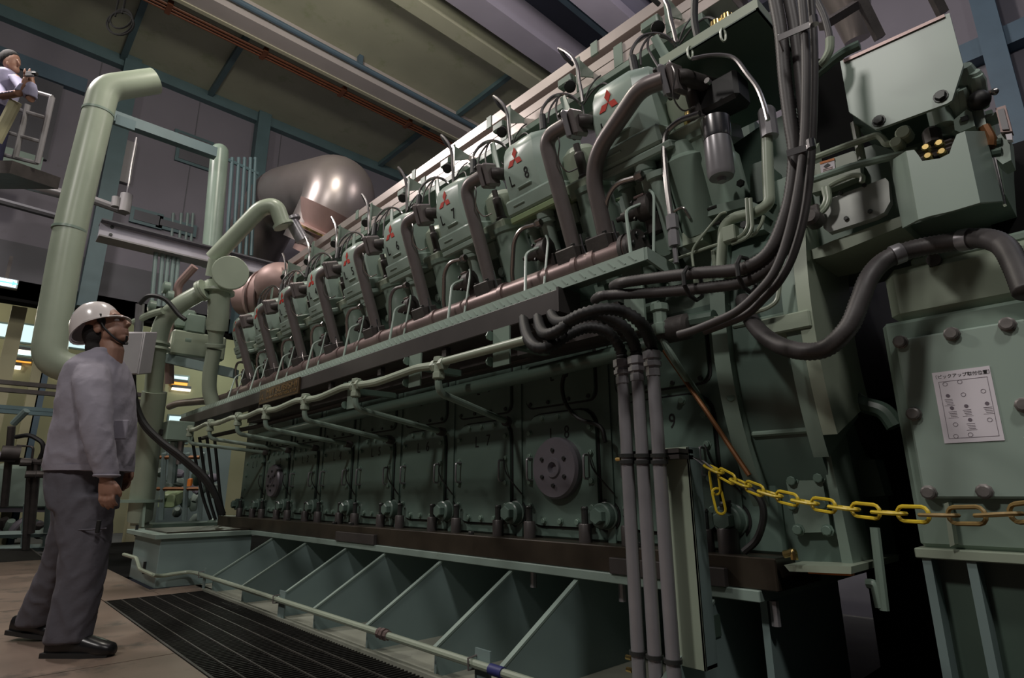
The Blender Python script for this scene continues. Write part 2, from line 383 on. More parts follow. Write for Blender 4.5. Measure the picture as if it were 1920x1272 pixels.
# second grating on the left behind the walkway plates
gr2 = struct(MB().boxp((-11.5, .9, -.03), (-7.62, .92, 0)).build('floor_grating', gratel)); ORG[gr2.name] = gr2.location.copy()
b = MB()
for i in range(70): b.boxp((-11.5+.055*i, -1.5, -.03), (-11.485+.055*i, .9, 0))
b.build('bearing_bars', grate, gr2, kind='stuff')
struct(MB().boxp((XR+.0, 2.0, -.6), (3.5, 4.6, -.02)).build('floor', pit)); struct(MB().boxp((-6, 4.2, -.6), (9, YB, -.03)).build('floor', walld)); struct(MB().boxp((.4, -2, -.6), (3.5, 2.0, -.03)).build('floor', pit))  # near-black slabs put the darkness below the generator into the floor colour
kerb = struct(MB().boxp((-5.4, YG1, -.06), (.4, YG1+.035, .012)).build('trim_30', concrete))
# ================================================================== engine base frame
ZF = .425
sk = thing('engine_base_frame', 'blue-green steel base frame with a row of sloping gusset plates under the engine', 'base frame', (-3.3, 2.4, 0))

def addp(name, m, p, q, bev=0., parent=None): return MB().boxp(p, q, bev).build(name, m, parent or sk)
addp('top_flange', flangeg, (-6.2, 2.03, ZF-.038), (XR, 4.2, ZF), .003)
addp('base_plate', concrete, (-5.75, YG1+.035, -.03), (XR, 4.2, 0))
addp('web', skidg, (-5.73, 2.72, 0), (XR-.05, 2.75, ZF-.04))
addp('end_web', skidg, (XR-.045, 2.12, 0), (XR-.02, 2.8, ZF-.04))
tops = [(482, 1006), (522, 1011), (534+0, 1013), (598, 1022), (677, 1035), (777, 1048), (910, 1065), (1083, 1090), (1337, 1115)]
gx = [P(px, py, z=ZF-.04).x for px, py in tops if px not in (522,)]
toe = [P(*t, z=0).x for t in ((401, 1110), (449, 1132), (511, 1159), (581, 1184), (681, 1222), (816, 1270))]
gx = toe+[P(1083, 1090, y=2.05).x, P(1337, 1115, y=2.05).x]
for x in gx:
    prof = [(1.605, .0), (1.605, .115), (2.06, ZF-.04), (2.72, ZF-.04), (2.72, .0)]
    g = MB().prism([V((x-.008, y, z)) for y, z in prof], (.016, 0, 0)).build('gusset', skidg, sk)
    MB().prism([V((x-.012, y, z)) for y, z in ((1.598, .118), (2.055, ZF-.036), (2.062, ZF-.042), (1.606, .112))], (.024, 0, 0)).build('lit_edge', flangeg, g)  # paler strip puts the light on the sloping plate edge into the colour
# wide far end of the frame
addp('end_box', skidg, (-6.7, 1.31, 0), (-5.73, 2.05, ZF-.04), .004)
addp('end_flange', flangeg, (-6.85, 1.26, ZF-.04), (-5.70, 2.06, ZF), .004)
addp('oily_top', railb, (-6.6, 1.36, ZF), (-5.78, 2.03, ZF+.012))
for (px, py) in ((240, 985), (255, 1055)):
    q = P(px+18, py+10, y=1.31); MB().boxp((q.x-.012, 1.29, q.z-.05), (q.x+.012, 1.312, q.z+.05)).build('slot', ink, sk)
# drain rail pipe low in front of the gussets
dp = thing('low_drain_pipe', 'thin cream drain pipe running low in front of the gusset plates', 'pipe', (-3.6, 1.57, 0))
ye = 1.565
e0 = P(367, 1073, y=ye); e1 = P(880, 1246, y=ye); zz = (e0.z+e1.z)/2
MB().tube([V((e0.x, ye, zz)), V((-1.2, ye, zz))], .0155, 10).build('pipe', paleg, dp)
u = P(715, 1191, y=ye).x
for dx, r in ((-.02, .024), (.012, .027), (.04, .022)): MB().lathe((u+dx, ye, zz), EX, [(r, 0), (r, .022)], 8).build('union_nut', steelm, dp)
u = P(930, 1262, y=ye).x; MB().cyl((u-.03, ye, zz), (u+.04, ye, zz), .02).build('tape', bluet, dp, label='blue tape wrap')
for px, w in ((528, .09), (905, .09), (377, .05)):
    u = P(px, 1130, y=ye+.02).x
    bk = MB().boxp((u-w/2, ye+.02, 0), (u+w/2, ye+.028, zz+.05)).build('bracket', skidg, dp)
    MB().tube([V((u-w/2+.01, ye+.02, zz-.022)), V((u-w/2+.01, ye-.02, zz-.02)), V((u-w/2+.01, ye-.022, zz+.02)), V((u-w/2+.01, ye+.02, zz+.024))], .004, 6).build('clip', steelp, dp)
ds = [V((e0.x, ye, zz)), V((-5.69, ye-.03, zz)), P(300, 1081, x=-5.69), P(287, 1079, y=1.25), P(262, 1068, y=1.25), P(256, 1047, y=1.25), P(232, 1040, y=1.25)]
MB().tube(fillet(ds, .05), .015, 8).build('pipe_tail', paleg, dp)
# ================================================================== engine block
YC = 2.18; PITCHX = .598
DX = [-1.388-PITCHX*i for i in range(9)]           # L9 ... L1
eb = thing('engine_block', 'long green engine crankcase with nine bolted and numbered inspection doors', 'engine', (-3.7, 3.0, ZF))
def ep(name, m, p, q, bev=0.): return MB().boxp(p, q, bev).build(name, m, eb)
ZR = .53
ep('mounting_rail', railb, (-6.75, 2.045, ZF), (XR+.06, 2.42, ZR), .004)
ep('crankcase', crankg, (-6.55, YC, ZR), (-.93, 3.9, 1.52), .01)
# sloping deck that carries the cylinder bank
dk = [(YC, 1.5), (YC, 1.56), B(0, -.80, -.16)[1:], B(0, -.72, -.16)[1:], B(0, -.72, -.95)[1:], (3.4, 1.5)]
MB().prism([V((-6.5, t[0], t[1])) for t in dk], (5.5, 0, 0)).build('bank_deck', green, eb)
MB().boxp((-6.5, 2.55, 1.5), (-1.0, 3.6, 2.55), .02).build('vee_casing', darkg, eb)
doorp = rrect(-.235, .235, .59, 1.14, .10)
updoor = rrect(-.235, .235, 1.185, 1.47, .05)
clampm = MB().tube(fillet([V((0, 0, .0)), V((0, 0, .04)), V((0, .11, .04)), V((0, .11, 0))], .015), .006, 6).mesh('handle', galv)
FR = (EX, EZ, NY)
for i, dx in enumerate(DX):
    k = 9-i
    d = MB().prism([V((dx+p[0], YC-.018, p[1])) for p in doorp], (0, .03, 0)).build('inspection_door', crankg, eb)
    MB().prism([V((dx+p[0]*1.045, YC-.004, .865+(p[1]-.865)*1.035)) for p in doorp], (0, .01, 0)).build('gasket', ink, d)
    for bx in (-.205, .205):
        for bz in (.68, .80, .93, 1.05): bolt(d, (dx+bx, YC-.018, bz), NY, .0135, BOLTG)
    for bx in (-.11, 0, .11):
        for bz in (.612, 1.118): bolt(d, (dx+bx, YC-.018, bz), NY, .0135, BOLTG)
    if i in (0, 1, 2, 3, 4, 5, 6):
        for bx in (-.19, .19): put('handle', clampm, d, (dx+bx, YC-.018, .81), FR)
    put('lettering', text_mesh('L', .09, ink, sx=.8), d, (dx-.045, YC-.0185, 1.03), FR)
    put('lettering', text_mesh(str(k), .09, ink, sx=.8), d, (dx+.055, YC-.0185, 1.035), FR)
    w = MB().tube(spline([V((dx+.20, YC-.03, .93)), V((dx+.235, YC-.05, .86)), V((dx+.28, YC-.04, .80)), V((dx+.33, YC-.02, .74))], 4), .004, 5).build('earth_wire', black, d)
    if k in (8, 2):
        dc = MB().lathe((dx, YC-.018, .865), NY, [(.150, 0), (.150, .03), (.140, .045), (.05, .045), (.045, .055), (.028, .055), (.02, .03)], 36).build('relief_disc', discm, eb, label='grey round relief valve disc')
        for a in range(6): bolt(dc, (dx+.085*math.cos(a*1.0472+.52), YC-.063, .865+.085*math.sin(a*1.0472+.52)), NY, .011, BOLT)
    ud = MB().prism([V((dx+p[0], YC-.014, p[1])) for p in updoor], (0, .03, 0)).build('upper_door', crankg, eb)
    MB().prism([V((dx+p[0]*1.05, YC-.003, 1.33+(p[1]-1.33)*1.06)) for p in updoor], (0, .01, 0)).build('gasket', ink, ud)
    for bx in (-.2, -.07, .07, .2): bolt(ud, (dx+bx, YC-.014, 1.20), NY, .011, BOLT)
    put('lettering', text_mesh('L', .07, ink, sx=.8), ud, (dx-.04, YC-.0155, 1.33), FR); put('lettering', text_mesh(str(k), .07, ink, sx=.8), ud, (dx+.06, YC-.0155, 1.335), FR)
    MB().boxp((dx+.278, YC-.01, ZR), (dx+.32, YC, 1.5)).build('rib', crankg, eb)
# pivot caps between the doors and the hold-down studs on the rail
cap = MB().lathe((0, 0, 0), EZ, [(.062, 0), (.062, .010), (.056, .013), (.056, .050), (.05, .055), (.036, .055)], 24).mesh('tie_bolt_cap', crankg)
nut = MB().hexn((0, 0, 0), EZ, .038, .035).mesh('nut', crankg)
ringm = MB().lathe((0, 0, 0), EZ, [(.072, 0), (.072, .006)], 24).mesh('shadow_gap', ink)  # black ring painted in for the shadow gap behind each cap
studm = MB().lathe((0, 0, 0), EZ, [(.030, 0), (.030, .075), (.027, .08)], 14).mesh('sleeve', chan)
stud2 = MB().lathe((0, 0, 0), EZ, [(.016, 0), (.016, .06), (.018, .062), (.018, .068), (.016, .07), (.014, .075)], 10).mesh('stud', boltm)
for i in range(10):
    x = -1.113-PITCHX*i
    c = put('tie_bolt_cap', cap, eb, (x, YC-.006, .645), (EX, EZ, NY)); ORG[c.name] = ORG[eb.name]
    o = put('cap_shadow', ringm, eb, (x, YC, .645), (EX, EZ, NY)); o = put('nut', nut, eb, (x, YC-.060, .645), (EX, EZ, NY))
for i in range(10):
    for off in (-1.20, P(993, 995, y=YC-.06).x+PITCHX):
        x = off-PITCHX*i
        if x < -6.5: continue
        put('sleeve', studm, eb, (x, YC-.06, ZR)); put('stud', stud2, eb, (x, YC-.06, ZR+.08))
xs_ = P(1418, 1030, z=ZR).x; put('sleeve', studm, eb, (xs_, YC-.06, ZR), (EX*1.3, EY*1.3, EZ*1.1)); put('stud', stud2, eb, (xs_, YC-.06, ZR+.085), (EX*1.3, EY*1.3, EZ*1.3))
for px0, px1 in ((1145, 1360), (627, 700)):
    a = P(px0, 1065, y=2.03); b_ = P(px1, 1065, y=2.03); s_ = MB().boxp((a.x, 2.02, ZF), (b_.x, 2.045, ZF+.062), .002).build('stop_block', chan, eb)
    bolt(eb, (a.x+.09, 2.09, ZR), EZ, .02)
for px in (627, 540, 884, 1240): bolt(eb, (P(px, 985, y=2.08).x, 2.08, ZR), EZ, .017)
for px in (660, 845, 1000, 1165, 1445): 
    q = P(px, 1075, y=2.12); MB().cyl((q.x, 2.12, ZF-.12), (q.x, 2.12, ZF-.04), .016, n=8).build('bolt_tail', galv, eb)
# ================================================================== cylinder head units
ORD = ['first', 'second', 'third', 'fourth', 'fifth', 'sixth', 'seventh', 'eighth', 'ninth']
XC = [-1.262-PITCHX*i for i in range(9)]           # L9 ... L1
def bbox_(b, x0, x1, u0, u1, n0, n1, bev=0.):
    return b.box(B((x0+x1)/2, (u0+u1)/2, (n0+n1)/2), (x1-x0, u1-u0, abs(n1-n0)), (EX, EU, EN), bev)
def bring(x0, x1, n0, n1, u, ch):                   # ring at height u with a small left and a wide right chamfer
    pts = [(x0, n0-ch*.3), (x0+ch*.3, n0), (x1-ch, n0), (x1, n0-ch*1.1), (x1, n1), (x0, n1)]
    return [B(x, u, n) for x, n in pts]
emb = MB()
for a in (90, 210, 330):
    r = math.radians(a); d = V((math.cos(r), math.sin(r), 0)); t = V((-d.y, d.x, 0))
    emb.prism([d*0, d*.5+t*.29, d*1., d*.5-t*.29], (0, 0, .03))
EMB = emb.mesh('emblem', red)
BF = (EX, EU, EN)
pump_m = None
def head_unit(x, k):
    base = B(x, -.75, -.2)
    t = thing('cylinder_unit', '%s cylinder unit from the near end, green cover stencilled L %d with a red emblem' % (ORD[9-k], k), 'engine cylinder', base, 'row of nine cylinder units on the engine')
    # valve cover: tapering box with chamfered front corners and a rounded top
    b = MB()
    b.rings([bring(x-.145, x+.145, .0, -.36, -.18, .05), bring(x-.140, x+.143, .0, -.36, -.045, .052), bring(x-.136, x+.14, -.030, -.36, .055, .055), bring(x-.130, x+.135, -.045, -.35, .085, .06), bring(x-.115, x+.12, -.075, -.32, .11, .06), bring(x-.10, x+.10, -.12, -.30, .12, .05)])
    cv = b.build('valve_cover', coverg, t, ang=40)
    b = MB(); bbox_(b, x-.165, x+.165, -.262, -.178, .012, -.38, .012); b.build('cover_flange', coverg, t)
    b = MB(); b.box(B(x-.005, -.140, .004), (.095, .009, .012), (EX, EU, EN), .003); b.build('grip_rib', coverg, cv)
    b = MB(); b.box(B(x-.065, -.218, .014), (.08, .008, .008), (EX, EU, EN), .002); b.build('grip_rib', coverg, cv)
    eu2 = (EU*.1-EN*.03).normalized(); en2 = EX.cross(eu2); put('emblem', EMB, cv, B(x-.040, .010, -.0160), (EX*.058, eu2*.064, en2*.10))
    put('lettering', text_mesh('L', .082, ink, sx=.8), cv, B(x-.083, -.095, .0015), BF)
    put('lettering', text_mesh(str(k), .082, ink, sx=.8), cv, B(x+.025, -.09, .0015), BF)
    # head block under the cover
    b = MB(); bbox_(b, x-.16, x+.20, -.30, -.263, .008, -.5, .008); b.build('head_flange', yelg if k in (8,) else coverg, t)
    b = MB(); bbox_(b, x-.12, x+.19, -.40, -.30, -.10, -.5, .01); b.build('head_block', green, t)
    # rounded exhaust cover and fuel injector housing on the near side of the head
    b = MB(); b.lathe(B(x+.225, -.10, -.20), EU, [(.085, -.12), (.095, -.02), (.09, .03), (.06, .06), (.02, .07)], 18); b.build('exhaust_cover', paleg, t)
    b = MB(); bbox_(b, x+.12, x+.33, -.30, -.22, -.06, -.42, .01); b.build('head_shoulder', paleg, t)
    b = MB(); b.lathe(B(x+.285, 0, -.10), EU, [(.032, -.30), (.032, -.21), (.024, -.20), (.024, -.10), (.016, -.09), (.016, -.05)], 14); b.build('injector', castd, t)
    b = MB(); b.lathe(B(x+.285, 0, -.14), EU, [(.10, -.74), (.10, -.40), (.088, -.38), (.088, -.30), (.096, -.29), (.096, -.265), (.05, -.26)], 24); jk = b.build('water_jacket', yelg if k == 8 and False else green, t)
    b = MB(); b.lathe(B(x+.235, -.50, -.055), EN, [(.028, 0), (.028, .012), (.018, .012), (.018, .02)], 14); b.build('plug', green, jk)
    # cylinder skirt behind
    b = MB(); b.lathe(B(x, 0, -.30), EU, [(.19, -.78), (.19, -.40)], 24); b.build('cylinder_skirt', darkg, t)
    # push rod tubes with collars
    for ox, on, oo in ((.035, -.045, 0), (-.105, -.10, 0)):
        b = MB(); b.lathe(B(x+ox, 0, on), EU, [(.036, -.84), (.033, -.80), (.033, -.36), (.045, -.355), (.045, -.34), (.04, -.335), (.046, -.33), (.046, -.30)], 18); b.build('push_rod_tube', coverg if ox > 0 else green, t)
    # fuel pump lying along the engine
    b = MB(); o = B(x-.0, -.49, .005)
    b.lathe(o, -EX, [(.035, -.06), (.058, -.05), (.058, -.005), (.05, .0), (.05, .018), (.03, .02), (.03, .075), (.022, .08), (.022, .105), (.012, .11), (.012, .135)], 16); fp = b.build('fuel_pump', castd, t)
    b = MB(); b.box(B(x+.03, -.56, -.01), (.07, .10, .07), (EX, EU, EN), .012); b.build('pump_foot', castd, fp)
    b = MB(); b.box(B(x+.01, -.435, .01), (.05, .012, .05), (EX, EU, EN), .003); b.build('pump_bracket', steelm, fp)
    for a in range(4): bolt(fp, o-EX*.02+(EU*math.cos(a*1.57+.7)+EN*math.sin(a*1.57+.7))*.05, -EX, .010, BOLT)
    b = MB(); b.lathe(B(x+.05, -.66, .0), EN, [(.05, -.05), (.05, .0), (.012, .0)], 14); b.build('cam_follower', green, t)
    # thick steel fuel tube arching from the manifold side to the head
    b = MB(); b.tube(fillet([B(x-.215, -.62, .05), B(x-.205, -.55, .05), B(x-.13, -.39, .05), B(x-.07, -.345, .04), B(x+.02, -.355, .02)], .05), .0115, 8); ft = b.build('fuel_tube', wire, t)
    b = MB(); b.hexn(B(x+.015, -.355, .02), EX, .022, .035); b.build('tube_nut', wire, ft)
    # rack rods
    b = MB(); b.cyl(B(x-.28, -.585, -.02), B(x+.30, -.585, -.02), .006, n=6); b.cyl(B(x-.28, -.65, -.02), B(x+.30, -.65, -.02), .006, n=6); b.build('control_rod', boltm, t)
    b = MB(); b.tube(fillet([B(x+.10, -.60, .02), B(x+.10, -.56, .03), B(x+.19, -.545, .03), B(x+.2, -.60, .02)], .02), .006, 6); b.build('bent_rod', wire, t)
    # fine capillary loop beside the cover
    b = MB(); b.tube(spline([B(x+.30, .0, .05), B(x+.315, -.07, .07), B(x+.29, -.14, .075), B(x+.30, -.20, .05), B(x+.34, -.20, .02)], 5), .0035, 5); b.build('capillary', wire, t)
    return t
for i, x in enumerate(XC): head_unit(x, 9-i)
# ================================================================== water outlet pipes (one beside each cover)
def outlet(x, k, where):
    t = thing('outlet_pipe', where, 'pipe', B(x, -.62, .05), 'steel outlet pipes between the cylinder covers')
    b = MB()
    if k != 9:
        b.tube(fillet([B(x, -.60, .06), B(x, -.01, .06), B(x+.13, .0, .035)], .085, 8), .036, 16)
    else:
        b.tube(fillet([B(-1.445, -.60, .06), B(-1.425, -.215, .06), B(-1.10, -.04, .06), B(-1.0, -.055, .05)], .14, 9), .037, 16)
    b.build('tube', steelp, t)
    xt = x+.125 if k != 9 else -1.01; uu = .0 if k != 9 else -.055
    xb = x if k != 9 else -1.445
    b = MB(); b.box(B(xt+.012, uu-.008, .025), (.03, .135, .105), (EX, EU, EN), .012); f = b.build('top_flange', galv if k > 7 else steelp, t)
    b = MB(); b.box(B(xt+.045, uu-.012, .02), (.03, .125, .10), (EX, EU, EN), .012); f2 = b.build('mating_flange', steelp, t)
    for du, dn in ((.045, .035), (-.055, -.03)): bolt(t, B(xt-.006, uu+du, .025+dn), -EX, .013, BOLT)
    b = MB(); b.tube(fillet([B(xt+.05, uu-.01, .02), B(xt+.068, uu-.015, .0), B(xt+.085, uu-.03, -.25)], .05), .032, 14); b.build('elbow_nipple', castd, t)
    b = MB(); b.box(B(xb, -.600, .085), (.115, .115, .115), (EX, EU, EN), .006); s = b.build('saddle_block', castd, t)
    b = MB(); b.box(B(xb, -.655, .09), (.13, .014, .14), (EX, EU, EN), .003); b.build('saddle_flange', steelm, t)
    for ex in (-.045, .045): bolt(t, B(xb+ex, -.543, .125), EU, .011, BOLT)
    b = MB(); b.tube(fillet([B(xb+.075, -.50, .09), B(xb+.08, -.56, .10), B(xb+.10, -.66, .11)], .02), .005, 6); b.cyl(B(xb+.10, -.655, .11), B(xb+.105, -.69, .115), .014, n=8); b.build('vent_cock', chrome, t)
OX = [-1.445]+[-1.625-PITCHX*i for i in range(8)]
for i, x in enumerate(OX):
    k = 9-i
    outlet(x, k, 'long double-bent steel outlet pipe crossing the cover with the 9' if k == 9 else '%s bent steel outlet pipe from the near end, right of cover L %d' % (ORD[9-k], k))
# manifold that the outlet pipes stand on
mp = thing('water_manifold', 'long brownish steel manifold pipe lying behind the tread walkway', 'pipe', (-3.6, 1.9, 1.72))
my, mz = 1.905, 1.735
mb = lambda: MB()
mb().cyl((-6.3, my, mz), (-1.27, my, mz), .058, n=20).build('pipe', steelm, mp)
for i in range(9):
    x = OX[i]
    for s in (-.14, .14): mb().cyl((x+s-.014, my, mz), (x+s+.014, my, mz), .066, n=20).build('collar', steelm, mp)
for s, r in ((-1.33, .075), (-1.305, .07), (-1.28, .078)): mb().cyl((s, my, mz), (s+.018, my, mz), r, n=20).build('end_flange', castd, mp)
for a in range(6): bolt(mp, (-1.262, my+.055*math.cos(a*1.047), mz+.055*math.sin(a*1.047)), EX, .011, BOLT)
mt = PP([(438, 742, 1.9), (415, 748, 1.9), (385, 752, 1.9), (335, 757, 1.92), (318, 763, 1.95)])
mb().tube(spline([V((-6.3, my, mz))]+mt[1:], 5), .045, 12).build('pipe_tail', steelm, mp)
# ================================================================== walkway with tread plate edge and dark cable channel
YT = 1.75; ZT = P(960, 554, y=YT).z; XT0 = P(340, 783, y=YT).x; XT1 = P(1208, 467, y=YT).x
wk = thing('walkway', 'narrow green tread plate walkway ledge along the engine side', 'walkway', (-3.6, 1.8, ZT-.05))
mb().boxp((XT0, YT, ZT-.012), (XT1, YT+.14, ZT)).build('tread_plate', green, wk)
ed = mb().boxp((XT0, YT-.004, ZT-.052), (XT1, YT+.004, ZT)).build('tread_edge', coverg, wk)
b = MB(); n = int((XT1-XT0)/.05)
for i in range(n):
    xx = XT0+.03+i*.05
    b.box((xx, YT-.005, ZT-.026), (.045, .004, .005), (V((.72, 0, -.70)), EY, V((.70, 0, .72))))
b.build('tread_ribs', coverg, ed, kind='stuff')
mb().prism([V((XT1, YT, ZT)), V((XT1, YT, ZT-.05)), V((XT1, YT+.2, ZT-.085)), V((XT1, YT+.2, ZT-.02))], (.012, 0, 0)).build('end_plate', coverg, wk)
q = P(1187, 505, y=YT+.05); mb().boxp((q.x-.045, YT+.04, ZT-.30), (q.x+.045, YT+.052, ZT-.05)).build('support_strut', green, wk)
for i in range(1, 9): mb().boxp((-1.25-.7*i, YT+.06, ZT-.1), (-1.21-.7*i, YT+.16, ZT-.012)).build('support_strut', darkg, wk)
# green wire guards standing on the tread
for i in range(9):
    x = -1.225-PITCHX*i
    mb().tube(fillet([V((x+.0, YT+.03, ZT)), B(x-.055, -.485, .11), B(x+.005, -.47, .03)], .03), .0075, 7).build('wire_guard', coverg, wk)
    mb().tube(fillet([V((x+.07, YT+.08, ZT)), B(x+.06, -.46, .06), B(x+.03, -.43, .03)], .03), .006, 7).build('wire_guard', coverg, wk)
ch = thing('cable_channel', 'dark steel cable channel slung under the tread plate edge', 'cable channel', (-3.5, 1.75, ZT-.16))
xe = P(1043, 545, y=YT-.03).x
mb().boxp((XT0+.02, YT-.02, ZT-.155), (xe, YT+.1, ZT-.055), .004).build('channel', chan, ch)
mb().boxp((xe, YT-.03, ZT-.16), (xe+.012, YT+.11, ZT-.05)).build('end_cap', chan, ch)
mb().boxp((-5.6, YT+.1, ZT-.26), (-1.35, YT+.28, ZT-.14)).build('inner_tray', castd, ch)
mb().boxp((-1.9, YT+.05, ZT-.28), (P(1120, 580, y=YT+.05).x, YT+.17, ZT-.19)).build('end_box', chan, ch)
for i in range(7):
    x = -1.75-.66*i; mb().boxp((x-.018, YT+.0, ZT-.155-.05), (x+.018, YT+.03, ZT-.14)).build('hanger_tab', castd, ch)
for px, py in ((1388-380, 595), (1253-260, 0)): pass
# brass coloured maker's plate
npl = thing('name_plate', "dark maker's name plate with gold lettering hung on the channel edge", 'sign', P(525, 745, y=YT-.03))
a = P(490, 722, y=YT-.03); b2 = P(563, 705, y=YT-.03); zt = ZT-.055; zb_ = zt-.125
mb().boxp((a.x, YT-.034, zb_), (b2.x, YT-.022, zt)).build('plate', brownplate, npl)
w = b2.x-a.x; cx = (a.x+b2.x)/2; fy = YT-.0352
for p0, p1 in (((a.x+.01, zb_+.008), (b2.x-.01, zb_+.012)), ((a.x+.01, zt-.012), (b2.x-.01, zt-.008)), ((a.x+.008, zb_+.008), (a.x+.013, zt-.008)), ((b2.x-.013, zb_+.008), (b2.x-.008, zt-.008))):
    mb().boxp((p0[0], fy, p0[1]), (p1[0], fy+.002, p1[1])).build('border', gold, npl)
def fitw(me, wd): return EX*(wd/(max(v.co.x for v in me.vertices)-min(v.co.x for v in me.vertices)))
tm = text_mesh('MITSUBISHI', .07, gold); put('lettering', tm, npl, (cx+.07*w, fy, zt-.045), (fitw(tm, w*.76), EZ, NY))
tm = text_mesh('HEAVY INDUSTRIES, LTD.', .034, gold); put('lettering', tm, npl, (cx+.07*w, fy, zb_+.036), (fitw(tm, w*.76), EZ, NY))
EMG = EMB.copy(); EMG.materials.clear(); EMG.materials.append(gold)
put('emblem', EMG, npl, (a.x+.08*w, fy, (zt+zb_)/2-.01), (EX*.045, EZ*.035, NY*.05))
# ================================================================== pale drain rail with branch pipes to the crankcase
YD = 1.5
dr = thing('oil_drain_rail', 'pale green drain rail with elbows and branch pipes under the walkway', 'pipe', P(660, 740, y=YD))
fits = [(823, 685), (668, 723), (573, 750), (500, 770), (447, 783), (395, 795), (357, 806)]
fp_ = [P(px, py, y=YD) for px, py in fits]
ends = [P(px, py, y=YC-.02) for px, py in ((955, 793), (835, 812), (740, 828), (662, 835), (598, 842), (548, 846), (505, 850))]
rail = PP([(996, 635.5), (985, 638), (823, 681)], YD)
mb().tube(rail, .018, 12).build('rail_pipe', paleg, dr)
for a, b2 in zip(fp_, fp_[1:]):
    m1 = a.lerp(b2, .22); m2 = a.lerp(b2, .72)
    mb().tube(fillet([a, m1+V((0, 0, .012)), m2+V((0, 0, -.012)), b2], .05), .019, 10).build('rail_pipe', paleg, dr)
    mb().tube([a+V((0, .045, .02)), b2+V((0, .045, .02))], .010, 8).build('small_pipe', green, dr)
for a, e in zip(fp_, ends):
    el = a+V((0, 0, -.125))
    mb().tube(fillet([a+V((0, 0, -.02)), el, e], .055, 6), .0165, 10).build('branch_pipe', green, dr)
    mb().lathe(a+V((0, 0, -.065)), EZ, [(.022, 0), (.03, .004), (.03, .028), (.025, .03), (.025, .075), (.03, .08), (.028, .10), (.012, .105)], 6).build('tee_fitting', paleg, dr)
    mb().lathe(a+V((-.045, 0, 0)), EX, [(.021, 0), (.028, .004), (.028, .022), (.022, .026), (.022, .06), (.028, .064), (.028, .09)], 6).build('tee_fitting', paleg, dr)
    mb().hexn(e+(el-e).normalized()*.06, (e-el).normalized(), .028, .05).build('end_fitting', castd, dr)
for px, py in ((940, 648), (778, 693), (660, 738)):
    q = P(px, py, y=YD+.03); mb().boxp((q.x-.05, YD+.028, q.z-.085), (q.x+.05, YD+.036, q.z+.075)).build('bracket_plate', green, dr)
    for s in (.05, -.06): bolt(dr, (q.x-.055, YD+.02, q.z+s), -EX, .016, BOLTG)
    mb().boxp((q.x-.02, YD+.036, q.z+.0), (q.x+.02, YT+.05, q.z+.03)).build('bracket_arm', darkg, dr)
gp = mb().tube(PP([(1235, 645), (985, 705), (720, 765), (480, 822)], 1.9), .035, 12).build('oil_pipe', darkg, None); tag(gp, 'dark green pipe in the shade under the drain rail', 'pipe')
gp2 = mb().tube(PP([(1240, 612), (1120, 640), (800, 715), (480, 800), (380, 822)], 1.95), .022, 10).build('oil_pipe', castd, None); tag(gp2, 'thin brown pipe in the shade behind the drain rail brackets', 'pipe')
# ================================================================== cable ducts above the heads
YTR = 2.4
def zat(px, py): return P(px, py, y=YTR).z
z = [zat(1132, v) for v in (68, 90, 113, 132, 150, 158, 170)]
xl, xr2 = P(455, 520, y=YTR).x, P(1372, 12, y=YTR).x
up = thing('upper_cable_duct', 'upper aluminium cable duct running above the cylinder covers', 'cable duct', (-3.6, 2.45, z[1]))
mb().boxp((-7.6, YTR, z[1]), (-.55, YTR+.30, z[0]), .003).build('duct', alu, up)
for i in range(6): mb().boxp((-1.85-.99*i, YTR-.006, z[1]-.005), (-1.80-.99*i, YTR+.01, z[0]+.006)).build('joint_strap', green, up)
lo = thing('lower_cable_duct', 'lower two-ribbed aluminium cable duct just above the cylinder covers', 'cable duct', (-3.6, 2.45, z[4]))
mb().boxp((-7.2, YTR-.03, z[3]+.004), (xr2, YTR+.22, z[2]), .002).build('duct_top', alu, lo)
mb().boxp((-7.2, YTR-.03, z[4]), (xr2, YTR+.22, z[3]), .002).build('duct_bottom', alu, lo)
for i in range(6): mb().boxp((-1.66-.99*i, YTR-.038, z[4]-.004), (-1.60-.99*i, YTR-.02, z[2]+.004)).build('joint_strap', green, lo)
rl = mb().boxp((-7.0, YTR-.06, z[6]), (P(1330, 60, y=YTR).x, YTR+.1, z[5]), .003).build('support_rail', green, None); tag(rl, 'green steel rail under the lower cable duct', 'rail')
